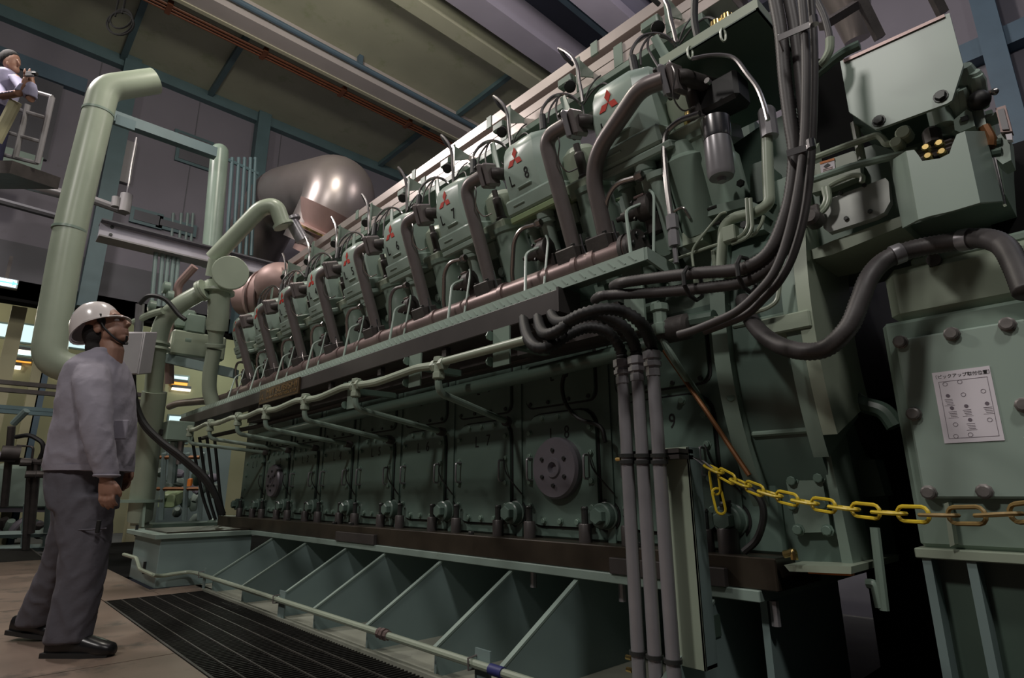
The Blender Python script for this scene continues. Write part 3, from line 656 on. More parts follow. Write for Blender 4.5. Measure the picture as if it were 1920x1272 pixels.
# steel hook conduit, bracket, junction box and cable arch for every cylinder
def hookset(x, k):
    t = thing('cable_hook', '%s bent conduit hook and cable arch from the near end, above unit L %d' % (ORD[9-k], k), 'conduit', (x, 2.2, z[6]), 'cable hooks along the ducts')
    def q(px, py, y): p = P(px, py, y=y); p.x += x-P(1087, 150, y=2.2).x; return p
    mb().tube(spline([q(1093, 192, 2.2), q(1090, 172, 2.2), q(1086, 150, 2.2), q(1083, 128, 2.2), q(1074, 108, 2.2), q(1060, 96, 2.2), q(1048, 90, 2.2)], 4), .0105, 8).build('hook_conduit', wire, t)
    mb().tube([q(1049, 92, 2.2), q(1060, 108, 2.22), q(1075, 122, 2.26)], .012, 6).build('hook_cable', black, t)
    a = q(1083, 112, 2.24)
    mb().prism([a, a+V((0, .14, -.02)), a+V((0, .14, -.05)), a+V((0, 0, -.12))], (.01, 0, 0)).build('bracket', green, t)
    mb().boxp(a+V((-.012, -.006, -.22)), a+V((.018, .0, .01))).build('bracket_leg', green, t)
    c = q(1063, 155, 2.26); mb().box(c, (.11, .06, .06), None, .01).build('junction_box', green, t)
    mb().lathe(c+V((.05, -.03, -.07)), V((.3, -.4, -.5)), [(.035, 0), (.035, .03), (.02, .035)], 12).build('cable_plug', black, t)
    for r, pts in ((.0095, [(1017, 235, 2.0), (1015, 212, 2.0), (1022, 196, 2.02), (1036, 182, 2.06), (1054, 177, 2.1), (1072, 181, 2.13), (1086, 193, 2.16), (1092, 203, 2.2)]),
                   (.006, [(1028, 232, 2.0), (1030, 208, 2.02), (1040, 190, 2.06), (1052, 178, 2.1)]), (.006, [(1053, 240, 2.0), (1044, 212, 2.03), (1043, 196, 2.06), (1052, 178, 2.1), (1080, 186, 2.15)]),
                   (.005, [(1096, 190, 2.2), (1104, 168, 2.2), (1116, 150, 2.22), (1126, 142, 2.25)]), (.005, [(1094, 196, 2.16), (1112, 170, 2.15), (1132, 156, 2.15), (1146, 166, 2.12)]),
                   (.004, [(1092, 200, 2.16), (1095, 215, 2.1), (1086, 223, 2.08), (1077, 219, 2.1)])):
        mb().tube(spline([q(*p) for p in pts], 4), r, 6).build('cable', wire if r > .009 else hose, t)
    mb().cyl(q(1017, 218, 2.0), q(1019, 245, 1.98), .02, n=10).build('cable_boot', black, t)
    a = q(1054, 181, 2.09); mb().prism([a+V((-.02, 0, 0)), a+V((.02, 0, 0)), q(1072, 235, 2.05)+V((.025, 0, 0)), q(1072, 235, 2.05)+V((-.02, 0, 0))], (0, .008, 0)).build('flat_stay', green, t)
xh = P(1087, 150, y=2.2).x
for i in range(-1, 8):
    hookset(xh-PITCHX*i, 8-i if 8-i <= 9 else 9)
# ================================================================== near end of the engine
def slab(name, m, px, y, th, parent, bev=0): return MB().prism(PP(px, y), (0, th, 0)).build(name, m, parent)
ne = thing('engine_end_casing', 'green end casing and charge air duct at the near end of the engine', 'engine part', (-.7, 2.4, 1.4))
# long body below the end cover and guard plate
slab('cooler_body', green, [(1262, 452), (1300, 395), (1440, 345), (1560, 298), (1700, 250), (1860, 205), (1885, 365), (1700, 425), (1560, 470), (1500, 480), (1420, 495), (1300, 520)], 2.12, .5, ne)
slab('lower_ledge', paleg, [(1300, 520), (1420, 492), (1500, 478), (1560, 452), (1690, 405), (1692, 424), (1560, 478), (1500, 492), (1420, 508), (1300, 534)], 2.02, .25, ne)
slab('upper_body', darkg, [(1290, 330), (1420, 240), (1500, 200), (1500, 365), (1440, 390), (1300, 440)], 2.2, .6, ne)  # dark green in place of the shade behind the hoses
slab('shade_slab', pit, [(1490, 190), (1530, 110), (1600, 110), (1620, 250), (1620, 320), (1500, 365)], 2.3, .5, ne)  # black slab added in place of the shade between hoses and guard plate
slab('deck_angle', green, [(1280, 398), (1395, 372), (1424, 384), (1424, 396), (1395, 388), (1282, 418)], 2.0, .12, ne)
slab('deck_angle', darkg, [(1282, 418), (1395, 388), (1424, 396), (1420, 410), (1300, 436)], 2.04, .1, ne)
slab('mount_block', green, [(1345, 400), (1432, 378), (1432, 430), (1345, 452)], 2.06, .1, ne)
slab('mount_block', paleg, [(1278, 438), (1316, 424), (1318, 450), (1278, 462)], 2.0, .1, ne)
slab('side_block', darkg, [(1405, 310), (1432, 300), (1440, 372), (1408, 384)], 2.04, .2, ne)
for px, py in ((1390, 345), (1347, 368), (1393, 386), (1397, 423)): bolt(ne, P(px, py, y=2.03), NY, .016, BOLT)
# bright cover plate with rounded corner
slab('bright_cover', mat('bare_plate', (.50, .52, .49), .28, .3, .06, 6), [(1541, 408), (1558, 372), (1572, 366), (1660, 334), (1666, 340), (1669, 378), (1658, 398), (1640, 408), (1554, 436), (1544, 428)], 1.99, .03, ne)
for px, py in ((1577, 360), (1621, 345), (1587, 407), (1632, 394)): bolt(ne, P(px, py+3, y=1.988), NY, .0075, BOLT)
slab('side_panel', paleg, [(1522, 310), (1600, 283), (1612, 300), (1614, 330), (1560, 352), (1522, 362)], 2.06, .04, ne)
lab = MB().prism(PP([(1537, 304), (1564, 296), (1566, 320), (1540, 328)], 2.055), (0, .003, 0)).build('warning_label', white, ne, label='white warning label with an orange header')
MB().prism(PP([(1537, 304), (1564, 296), (1564.5, 300), (1537.5, 308)], 2.053), (0, .003, 0)).build('label_header', orange, lab)
MB().prism(PP([(1544, 312), (1552, 306), (1557, 309), (1548, 315)], 2.053), (0, .003, 0)).build('label_pictogram', ink, lab)
for v in (317, 320, 323): MB().prism(PP([(1543, v), (1561, v-5), (1561, v-4), (1543, v+1)], 2.053), (0, .003, 0)).build('label_line', steelm, lab)
# small pipes on the end casing
sp = thing('fuel_line_set', 'bundle of thin green and steel lines along the near end casing', 'pipe', P(1450, 420, y=2.0))
def line(px, r, m, y=1.97, n=8, fil=.03, parent=None, name='line'):
    return MB().tube(fillet(PP(px, y), fil), r, n).build(name, m, parent or sp)
line([(1437, 225), (1440, 330), (1443, 382), (1420, 398), (1375, 408), (1357, 425), (1350, 520)], .020, paleg, 1.93, 12, .07)
line([(1400, 372), (1403, 425), (1392, 442), (1370, 452)], .007, paleg, 1.9)
line([(1407, 372), (1411, 430), (1400, 447), (1372, 458)], .007, paleg, 1.9)
line([(1255, 490), (1340, 460), (1400, 445), (1415, 440), (1428, 420), (1432, 405)], .0065, paleg, 1.92)
line([(1300, 500), (1296, 470), (1320, 438), (1352, 400), (1362, 398)], .005, paleg, 1.9)
line([(1338, 470), (1342, 520)], .010, paleg, 1.95)
line([(1520, 299), (1590, 272), (1645, 253), (1655, 260), (1662, 272), (1694, 262)], .011, paleg, 1.95)
line([(1525, 337), (1600, 311), (1690, 290), (1720, 283)], .0125, green, 1.95)
line([(1640, 300), (1690, 288)], .008, paleg, 1.96)
line([(1544, 352), (1550, 375), (1541, 392), (1515, 403)], .009, paleg, 1.95)
line([(1552, 350), (1556, 376), (1545, 397), (1518, 410)], .009, paleg, 1.95)
line([(1556, 348), (1570, 340), (1600, 328), (1618, 330), (1616, 342)], .009, paleg, 1.95)
line([(1602, 230), (1616, 300)], .013, paleg, 1.98)
line([(1320, 600), (1400, 590), (1440, 578), (1458, 565), (1466, 500)], .008, paleg, 1.9)
for px, py, r in ((1700, 258, .022), (1687, 276, .018)): MB().lathe(P(px, py, y=1.96), NY, [(r, 0), (r, .04), (r*.8, .045)], 12).build('cap', paleg, sp)
MB().boxp(P(1370, 440, y=1.9)-V((.025, .02, .03)), P(1370, 440, y=1.9)+V((.025, .02, .03)), .004).build('line_clamp', paleg, sp)
MB().boxp(P(1522, 405, y=1.95)-V((.03, .02, .03)), P(1522, 405, y=1.95)+V((.03, .02, .03)), .004).build('line_clamp', castd, sp)
MB().lathe(P(1530, 415, y=1.95), NY, [(.03, 0), (.03, .05), (.02, .06)], 12).build('valve', castd, sp)
MB().lathe(P(1440, 230, y=1.93), EZ, [(.03, -.06), (.03, .05), (.022, .06)], 10).build('union', galv, sp)
# folded end cover with a notch, brass unions behind it
fc = thing('end_cover', 'large sage folded sheet cover with a notch at the upper right engine end', 'cover', P(1780, 400, y=1.9))
yl, yc_, yr = 1.98, 1.82, 1.95
def fold(p, q): return P(p[0], p[1], y=p[2]), P(q[0], q[1], y=q[2])
outer = [((1668, 303, yl), (1692, 428, yl)), ((1699, 283, yc_), (1722, 412, yc_)), ((1714, 281, yc_), (1735, 408, yc_)), ((1722, 291, yc_), (1741, 406, yc_)), ((1729, 302, yc_), (1747, 404.5, yc_)), ((1762, 297, yc_), (1776, 398, yc_)), ((1780, 288, yc_), (1793, 393.5, yc_)), ((1786, 270, yc_), (1801, 391, yc_)), ((1794, 252, yc_), (1811, 388, yc_)), ((1809, 246, yc_), (1838, 380, yc_)), ((1847, 246, yr), (1880, 377, yr))]
b = MB(); n = len(outer); vs = []
for t, bt in outer:
    A, C_ = fold(t, bt); vs += [A, C_, A+V((0, .01, 0)), C_+V((0, .01, 0))]
fs = []
for i in range(n-1):
    a = 4*i; c = a+4; fs += [(a, c, c+1, a+1), (a+2, a+3, c+3, c+2), (a, a+2, c+2, c), (a+1, c+1, c+3, a+3)]
fs += [(0, 1, 3, 2), (4*n-4, 4*n-2, 4*n-1, 4*n-3)]
b.add(vs, fs); b.build('folded_sheet', coverg, fc, ang=20)
for px, py in ((1739, 281), (1764, 273), (1743, 297), (1769, 289)): MB().lathe(P(px, py, y=1.9), NY, [(.0115, 0), (.0115, .02), (.008, .024)], 10).build('brass_union', brass, fc, label='round brass union')
slab('recess_shade', ink, [(1710, 285), (1790, 255), (1795, 300), (1720, 315)], 1.97, .05, fc)  # black slab puts the shade inside the notch into the colour
for v in (0, 12, 24): MB().tube(PP([(1712, 290+v*.6), (1790, 262+v*.6)], 1.95), .008, 6).build('inner_pipe', steelp, fc)
slab('side_strip', chrome, [(1852, 262), (1860, 262), (1886, 382), (1880, 384)], 1.97, .02, fc)
# flat guard plate
gp = thing('guard_plate', 'flat sage guard plate with clipped corners and two dark bolts, upper right', 'cover', P(1700, 240, y=1.85))
gpl = slab('plate', coverg, [(1575, 115), (1780, 24), (1806, 122), (1785, 188), (1776, 194), (1642, 243), (1634, 238), (1592, 210)], 1.84, .012, gp)
slab('top_rim', steelm, [(1580, 112), (1770, 26), (1772, 31), (1582, 117)], 1.835, .06, gp)
for px, py in ((1648, 227), (1764, 181)):
    bolt(gp, P(px, py, y=1.84), NY, .014, BOLT); MB().lathe(P(px, py, y=1.84), NY, [(.018, 0), (.018, .004)], 12).build('washer', boltm, gp)
slab('backing_box', darkg, [(1600, 130), (1780, 60), (1790, 190), (1650, 245), (1600, 230)], 1.95, .3, gp)
# governor and linkage beside the plate
gv = thing('governor_linkage', 'cluster of green levers, clamps and a sight gauge at the upper right end', 'engine part', P(1810, 230, y=1.95))
for px, py, r, l in ((1812, 160, .028, .12), (1830, 165, .022, .10), (1836, 172, .02, .1), (1793, 195, .02, .09), (1805, 190, .02, .08)): MB().lathe(P(px, py, y=1.95), V((.1, -.7, .5)), [(r, -l/2), (r, l/3), (r*.7, l/2)], 10).build('boss', coverg, gv)
MB().ball(P(1836, 188, y=1.93), .028, 12, 8).build('knob', black, gv)
slab('lever', coverg, [(1788, 225), (1812, 205), (1822, 210), (1828, 236), (1800, 248), (1790, 244)], 1.93, .05, gv)
slab('lever', coverg, [(1820, 202), (1842, 200), (1850, 236), (1830, 240)], 1.95, .05, gv)
slab('lever_slot', ink, [(1800, 220), (1814, 216), (1816, 224), (1803, 228)], 1.925, .004, gv)
slab('bracket', coverg, [(1728, 250), (1775, 236), (1850, 215), (1868, 210), (1868, 214), (1800, 240), (1780, 252), (1735, 262)], 1.96, .06, gv)
MB().cyl(P(1760, 206, y=1.95), P(1768, 238, y=1.95), .03, n=14).build('post', coverg, gv)
MB().lathe(P(1748, 258, y=1.93), EZ, [(.024, -.02), (.024, .02), (.015, .03)], 8).build('knurled_nut', castd, gv)
MB().tube(PP([(1840, 178), (1853, 174), (1864, 171)], 1.93), .006, 6).build('pin', wire, gv)
MB().ball(P(1865, 172, y=1.93), .01, 8, 6).build('pin_ball', wire, gv)
sgm = P(1880, 225, y=1.95)
fr_ = slab('sight_frame', steelm, [(1866, 203), (1885, 197), (1898, 246), (1876, 248), (1872, 226)], 1.95, .03, gv)
slab('sight_glass', ivory, [(1870, 206), (1882, 203), (1892, 242), (1879, 243)], 1.945, .004, gv)
slab('sight_mount', coverg, [(1858, 262), (1878, 250), (1892, 255), (1896, 300), (1880, 308), (1866, 296)], 1.97, .08, gv)
slab('sight_mount', white, [(1885, 252), (1897, 250), (1898, 262), (1888, 262)], 1.95, .02, gv)
MB().tube(fillet(PP([(1845, 238), (1858, 262), (1856, 275)], 1.96), .02), .014, 8).build('drain_stub', copper, gv)
for v in (270, 288): MB().tube(PP([(1855, v), (1878, v-4)], 1.97), .012, 8).build('stub', darkg, gv)
# green canopy tray with lip, pods below
cz0 = P(1237, 128, y=1.85); cz1 = P(1425, 40, y=1.85); zc_ = cz0.z
cn = thing('canopy_tray', 'green overhanging tray above the filter at the top right', 'canopy', P(1330, 90, y=2.0))
lip = .048
MB().boxp((cz0.x, 1.85, zc_), (cz1.x, 1.858, zc_+lip)).build('front_lip', paleg, cn)
MB().boxp((cz0.x, 1.85, zc_), (cz1.x, 2.5, zc_+.006)).build('tray_plate', darkg, cn)  # dark green carries the shade on the tray's underside
MB().boxp((cz1.x-.008, 1.85, zc_), (cz1.x, 2.5, zc_+lip)).build('side_lip', paleg, cn)
for px, py in ((1295, 108), (1357, 75)):
    q = P(px, py, y=1.85); MB().tube(ringpts(q+V((0, .0, .024)), .010, .03, 0, 16), .0045, 6, closed=True).build('u_clip', paleg, cn)
for px, py in ((1345, 60), (1364, 48)):
    q = P(px, py, y=1.98); MB().lathe(q, EZ, [(.018, -.07), (.018, -.03), (.026, -.028), (.026, -.008), (.02, -.005), (.02, .02), (.026, .022), (.026, .045), (.016, .05)], 12).build('cable_gland', brass, cn, label='brass cable gland')
MB().tube(spline(PP([(1303, -10), (1302, 35), (1308, 70), (1313, 85)], 1.95), 5), .016, 8).build('hanging_cable', black, cn)
MB().tube(spline(PP([(1298, 110), (1330, 104), (1360, 104), (1380, 112), (1400, 138), (1420, 165), (1432, 195), (1440, 225)], 1.8), 5), .008, 8).build('steel_line', wire, cn)
# chrome filter bowl with dark valve block
ft = thing('filter_bowl', 'chrome cylindrical filter bowl hanging under a dark valve block', 'filter', P(1352, 340, y=1.9))
ax = (P(1340, 225, y=1.9)-P(1353, 335, y=1.9)).normalized(); o = P(1353, 335, y=1.9); LL = (P(1340, 225, y=1.9)-o).length
MB().lathe(o, ax, [(.016, -.014), (.018, 0), (.044, .004), (.050, .02), (.050, LL*.64), (.045, LL*.65)], 24).build('bowl', galv, ft)
MB().lathe(o, ax, [(.051, LL*.65), (.054, LL*.70), (.056, LL*.98), (.035, LL*1.0)], 24).build('bowl_head', chrome, ft)
c = P(1352, 185, y=2.0); MB().box(c, (.19, .12, .13), None, .015).build('valve_block', black, ft)
MB().boxp(P(1300, 205, y=2.0), P(1330, 165, y=2.0)+V((0, .08, 0)), .01).build('valve_block', black, ft)
for px, py in ((1330, 155), (1300, 158)): MB().lathe(P(px, py, y=1.87), NY, [(.012, 0), (.012, .02)], 8).build('plug', wire, ft)
MB().lathe(P(1294, 225, y=1.95), EZ, [(.022, -.04), (.028, 0), (.02, .04)], 12).build('brass_body', brass, ft)
MB().tube(fillet(PP([(1312, 213), (1272, 226), (1246, 250), (1245, 290), (1251, 355), (1258, 405)], 1.88), .05), .0125, 10).build('steel_line', wire, ft)
f2 = P(1262, 430, y=1.87); MB().lathe(P(1265, 462, y=1.87), (f2-P(1265, 462, y=1.87)), [(.01, -.07), (.01, -.002), (.022, 0), (.022, .06), (.018, .062), (.018, .07), (.024, .072), (.024, .13), (.012, .135)], 6).build('check_valve', galv, ft)
MB().lathe(P(1294, 345, y=2.0), EU, [(.085, -.22), (.085, .10), (.06, .12), (.05, .17), (.03, .18)], 22).build('bypass_body', green, ft)
MB().lathe(P(1283, 262, y=1.98), EU, [(.03, -.05), (.03, .02), (.022, .03)], 12).build('injector', castd, ft)
MB().lathe(P(1248, 388, y=1.95), EU, [(.036, -.18), (.034, .12), (.045, .125), (.045, .15)], 16).build('push_rod_tube', coverg, ft)
# ================================================================== hoses
def hosething(name, label, px, y, dia_px, m, ribs=0, grp=None, k=6):
    pts = spline(PP(px, y), k); r = dia_px/2*((pts[len(pts)//2]-EYE).dot(FWD))/FPX
    t = thing(name, label, 'hose', pts[-1], grp)
    if ribs:
        p2, rr = corrugate(pts, r, ribs, .045); MB().tube(p2, rr, 12).build('hose', m, t, ang=80)
    else: MB().tube(pts, r, 14).build('hose', m, t)
    return t, pts, r
G = 'hose bundle hanging at the upper right'
YH = 1.62
ha = hosething('cable_hose', 'ribbed dark hose on the left of the bundle, bending under the walkway end', [(1450, -15), (1464, 60), (1472, 150), (1482, 230), (1490, 290), (1482, 370), (1462, 435), (1440, 475), (1410, 497), (1375, 507), (1300, 513), (1210, 524), (1165, 531), (1150, 537, 1.75)], YH, 25, hose, .006, G)
hb = hosething('cable_hose', 'second ribbed dark hose of the bundle, lower of the two sweeping left', [(1478, -15), (1492, 60), (1503, 150), (1509, 240), (1505, 330), (1492, 410), (1468, 470), (1432, 510), (1390, 530), (1330, 539), (1240, 548), (1150, 553), (1125, 556), (1115, 563, 1.8)], YH+.02, 24, hose, .006, G)
hc = hosething('cable_hose', 'smooth dark hose of the bundle that dips lowest to the left', [(1503, -15), (1511, 100), (1509, 240), (1499, 340), (1478, 440), (1452, 510), (1415, 555), (1380, 585), (1340, 604), (1300, 620), (1272, 628)], YH-.05, 17, hose, 0, G)
hd = hosething('cable_hose', 'smooth dark hose on the right of the bundle', [(1519, -15), (1526, 100), (1523, 250), (1512, 380), (1490, 470), (1463, 525), (1430, 562), (1400, 590), (1360, 607), (1320, 622)], YH-.02, 16, hose, 0, G)
for nm, (px0, py0), (px1, py1) in (('a', (1458, 66), (1518, 40)), ('b', (1474, 282), (1512, 270))):
    a = P(px0, py0, y=YH-.06); b_ = P(px1, py1, y=YH-.07)
    t = thing('hose_clamp', 'bright steel band clamp round the upper part of the hose bundle' if nm == 'a' else 'bright steel band clamp lower down on the hose bundle', 'clamp', a)
    MB().prism([a, b_, b_+V((0, 0, -.02)), a+V((0, 0, -.02))], (0, .004, 0)).build('band', chrome, t)
    MB().prism([a, a+V((0, 0, -.02)), a+V((-.02, .12, -.04)), a+V((-.02, .12, -.02))], (.004, 0, 0)).build('band_side', chrome, t)
    MB().cyl(b_+V((.012, -.004, -.022)), b_+V((.012, -.004, .004)), .012, n=10).build('worm_screw', chrome, t)
for nm, px in ((0, (1300, 513)), (1, (1400, 508))):
    q = P(px[0], 532 if nm == 0 else 515, y=YH); 
    t = MB().tube([q+V((0, .06*math.cos(a/9*6.283), .055*math.sin(a/9*6.283))) for a in range(9)], .007, 6, closed=True).build('cable_tie', black)
    tag(t, 'black cable tie round the two hoses, left one' if nm == 0 else 'black cable tie round the two hoses, right one by the bend', 'cable tie')
big = hosething('flexible_hose', 'thick dark hose hanging in a loop between flywheel housing and pedestal', [(1392, 560, 2.0), (1408, 600, 1.95), (1440, 635, 1.85), (1490, 657, 1.8), (1545, 655, 1.8), (1590, 615, 1.8), (1612, 565, 1.82), (1630, 520, 1.85), (1660, 488, 1.9), (1710, 468, 1.93), (1780, 455, 1.93), (1838, 447, 1.9), (1880, 460, 1.85), (1905, 500, 1.8), (1925, 550, 1.75)], 1.9, 34, hose, .0055)
for px, py in ((1678, 480), (1812, 450)):
    k_ = min(range(1, len(big[1])-1), key=lambda i: (big[1][i]-P(px, py, y=1.92)).length); q = big[1][k_]; MB().cyl(q-(big[1][k_+1]-big[1][k_-1]).normalized()*.014, q+(big[1][k_+1]-big[1][k_-1]).normalized()*.014, big[2]*1.14, n=18).build('hose_band', galv, big[0])
hk = hosething('flexible_hose', 'dark hose with a yellow marked sleeve hanging behind the bundle at the top', [(1525, -10), (1545, 30), (1556, 75), (1551, 105), (1535, 125), (1515, 140)], 1.75, 12, hose, 0)
MB().tube(spline(PP([(1556, 72), (1555, 95), (1546, 113), (1537, 123)], 1.745), 4), .013, 10).build('marked_sleeve', paleg, hk[0])
tube1 = MB().tube(spline(PP([(1520, 150, 1.95), (1545, 128, 1.92), (1580, 100, 1.9), (1612, 84, 1.9)], 1.9), 4), .016, 8).build('steel_line', darkg); tag(tube1, 'dark green tube curving towards the guard plate', 'pipe')
# three ribbed flexible conduits and their steel conduit pipes
YK = 1.72
F3 = [([(981, 592, 1.78), (984, 615), (992, 638), (1010, 653), (1035, 648), (1065, 628), (1100, 615), (1135, 620), (1155, 640), (1166, 668)], 'outer'),
      ([(1007, 587, 1.80), (1012, 612), (1022, 627), (1045, 622), (1075, 600), (1110, 590), (1150, 600), (1178, 622), (1193, 655)], 'middle'),
      ([(1030, 580, 1.82), (1040, 600), (1060, 605), (1090, 590), (1130, 580), (1170, 585), (1205, 610), (1222, 648)], 'inner')]
bots = [(1203, 1310), (1234, 1310), (1280, 1310)]
tops_ = [(1166, 676), (1193, 670), (1222, 660)]
for (px, w), tp, bt, dp_ in zip(F3, tops_, bots, (0, .03, .06)):
    q0 = P(tp[0], tp[1], y=YK)
    yy_ = [px[0][2], 1.64, 1.48, 1.45, 1.48, 1.54, 1.60, 1.65, 1.69, 1.71]
    pts = spline([P(a[0], a[1], y=yy_[i_]) for i_, a in enumerate(px[:-1])]+[q0+V((0, 0, .03)), q0], 6)
    p2, rr = corrugate(pts, .0205, .009, .12)
    t = thing('flexible_conduit', 'ribbed black flexible conduit looping out of the channel, %s of three' % w, 'conduit', q0, 'three ribbed conduits below the channel end')
    MB().tube(p2, rr, 12).build('ribbed_tube', black, t, ang=80)
    MB().lathe(P(px[0][0], px[0][1], y=px[0][2]), EZ, [(.026, -.03), (.026, .0), (.03, .002), (.03, .02), (.022, .022), (.022, .09)], 8).build('gland', galv, t)
    t = thing('conduit_pipe', 'vertical steel conduit pipe, %s of the three' % ('left' if w == 'outer' else 'right' if w == 'inner' else 'middle'), 'conduit', V((q0.x, q0.y, 0)), 'three steel conduit pipes at the post')
    MB().cyl((q0.x, q0.y, .0), (q0.x, q0.y, q0.z-.05), .0225, n=18).build('pipe', galv, t)
    MB().lathe(q0+V((0, 0, -.09)), EZ, [(.0225, 0), (.026, .002), (.026, .025), (.0245, .027), (.0245, .035), (.032, .037), (.032, .052), (.0265, .054), (.0265, .062), (.033, .064), (.033, .09), (.024, .094)], 8).build('coupling', galv, t)
    zc = P(tp[0]+12, 855, y=YK).z
    for zz_ in (zc, zc-.022, P(1200, 1225, y=YK).z): MB().cyl((q0.x, q0.y, zz_-.006), (q0.x, q0.y, zz_+.006), .029, n=14).build('pipe_clip', boltm, t)
    if w == 'outer':
        for zz_ in (zc-.01, P(1185, 1235, y=YK).z, P(1185, 1258, y=YK).z): MB().lathe((q0.x-.028, q0.y, zz_), -EX, [(.008, 0), (.008, .02)], 8).build('clip_screw', brass, t)
# post that carries the conduits and the chain
YPo = 1.80
x0 = P(1253, 1000, y=YPo).x; x1 = P(1303, 1000, y=YPo).x
zt_ = P(1290, 838, y=YPo).z; zb2 = P(1315, 1258, y=YPo).z
po = thing('post', 'green channel post beside the three steel conduit pipes', 'post', ((x0+x1)/2, YPo, zb2))
MB().boxp((x0-.02, YPo, zb2), (x1, YPo+.008, zt_), .001).build('web_plate', paleg, po)
MB().boxp((x1-.008, YPo, zb2), (x1, YPo+.075, zt_), .001).build('flange_plate', skidg, po)
MB().boxp((x0-.02, YPo+.008, zb2), (x1, YPo+.07, zb2+.012)).build('foot_plate', paleg, po)
MB().boxp((x0-.02, YPo+.06, zb2+.05), (x0+.02, 2.06, zb2+.12)).build('foot_bracket', darkg, po)
for zz_ in (zt_-.01, P(1285, 855, y=YPo).z): MB().boxp((P(1170, 850, y=YK).x, YK+.02, zz_-.012), (x1, YPo+.03, zz_+.002)).build('clip_rail', chan, po)
# yellow plastic chain
chn = thing('barrier_chain', 'sagging yellow link chain hooked from the post towards the right edge', 'chain', P(1312, 862, y=YPo))
cpx = [(1338, 880), (1380, 902), (1430, 922), (1490, 938), (1560, 950), (1640, 960), (1720, 965), (1800, 967), (1880, 965), (1960, 957)]
ys = [1.78, 1.74, 1.69, 1.64, 1.58, 1.52, 1.46, 1.40, 1.35, 1.30]
cp = spline([P(a, b, y=c) for (a, b), c in zip(cpx, ys)], 30)
def linkpts(L, wd, n=6):
    out = []
    for cx, a0 in ((L/2-wd/2, -90), (-(L/2-wd/2), 90)):
        for j in range(n+1):
            a = math.radians(a0+180*j/n); out.append(V((cx+wd/2*math.cos(a), wd/2*math.sin(a), 0)))
    return out
LK = MB().tube(linkpts(.080, .030), .0042, 6, closed=True).mesh('chain_link', yellow)
LKR = LK.copy(); LKR.materials.clear(); LKR.materials.append(brown_link)
acc = 0; i = 0; step = .0635; last = cp[0]; tot = 0
def link(p, t, odd, me):
    u = t.cross(EZ).normalized(); v = u.cross(t)
    put('chain_link', me, chn, p, (t, v, u) if odd else (t, u, -v))
for a, b_ in zip(cp, cp[1:]):
    L_ = (b_-a).length
    while acc <= L_:
        p = a.lerp(b_, acc/L_) if L_ else a
        link(p, (b_-a).normalized(), i % 2, LK if i < 12 else LKR); i += 1; acc += step
    acc -= L_
e0 = cp[0]
link(e0+V((.0, 0, -.04)), V((0, .1, -1)).normalized(), 0, LK); link(e0+V((.008, 0, -.10)), V((.1, .1, -1)).normalized(), 1, LK)
a = P(1300, 858, y=YPo-.01); MB().tube([a, a.lerp(e0, .5)+V((0, 0, .008)), e0, a.lerp(e0, .5)+V((0, 0, -.006))], .004, 6, closed=True).build('snap_hook', chrome, chn)
# brown dip rod and green valve pipe behind the conduits
rd = MB().tube(PP([(1236, 645), (1320, 765), (1405, 892)], 2.0), .009, 8).build('dip_rod', copper); tag(rd, 'thin brown rod slanting down to the right behind the conduit pipes', 'rod')
vp = thing('valve_pipe', 'green pipe with a stop valve under the walkway end', 'pipe', P(1240, 600, y=1.9))
MB().tube(fillet(PP([(1100, 606), (1180, 588), (1236, 572)], 1.85), .02), .018, 10).build('pipe', green, vp)
MB().lathe(P(1238, 600, y=1.85), EZ, [(.03, -.06), (.035, -.05), (.035, -.02), (.026, -.015), (.026, .03), (.035, .035), (.035, .06)], 8).build('valve_body', green, vp)
MB().tube(fillet(PP([(1240, 600), (1243, 640), (1262, 672), (1318, 755, 2.17)], 1.86), .05), .014, 10).build('pipe', green, vp)
MB().tube(PP([(1250, 620), (1290, 605), (1340, 596)], 1.9), .03, 10).build('body_pipe', darkg, vp)
MB().lathe(P(1263, 618, y=1.88), EX, [(.05, -.05), (.05, .06), (.035, .07)], 12).build('actuator', castd, vp)
cbl = MB().tube(spline(PP([(1125, 660), (1075, 680), (1055, 715), (1060, 755), (1085, 785), (1125, 800), (1135, 830)], 2.08), 5), .010, 8).build('cable', black); tag(cbl, 'black cable drooping in a wide curve above the door stencilled L 8', 'cable')
cb2 = MB().tube(spline(PP([(1385, 905), (1420, 930), (1432, 965), (1420, 1010), (1395, 1035)], 2.05), 5), .013, 8).build('cable', black); tag(cb2, 'dark cable hanging in front of the flywheel housing foot', 'cable')
# ================================================================== flywheel housing
fh = thing('flywheel_housing', 'big round green flywheel housing at the near end of the engine', 'engine part', (-.75, 3.05, .5))
HC = (3.05, 1.30)
def disc(name, m, x0, x1, r, parent, n=72): return MB().cyl((x0, HC[0], HC[1]), (x1, HC[0], HC[1]), r, n=n).build(name, m, parent)
def arc(name, m, xa, xb, ro, ri, a0, a1, n=40):
    rs = []
    for i in range(n+1):
        a = math.radians(a0+(a1-a0)*i/n); c, s_ = -math.cos(a), math.sin(a)
        rs.append([V((x_, HC[0]+c*r_, HC[1]+s_*r_)) for x_, r_ in ((xa, ro), (xb, ro), (xb, ri), (xa, ri))])
    return MB().rings(rs).build(name, m, fh)
xr0 = P(1478, 640, y=1.97).x; xr1 = P(1538, 660, y=1.97).x
arc('housing_drum', crankg, -1.0, xr0, 1.02, .6, -48, 75)
arc('front_rim', green, -1.03, -.97, 1.06, .9, -48, 75)
arc('rear_rim', green, xr0, (xr0+xr1)/2, 1.09, .7, -24, 60)
arc('rear_rim', paleg, (xr0+xr1)/2+.004, xr1, 1.10, .7, -20, 60)
disc('flywheel', black, -.92, -.72, .62, fh)  # coloured black to stand for the shaded inside of the housing
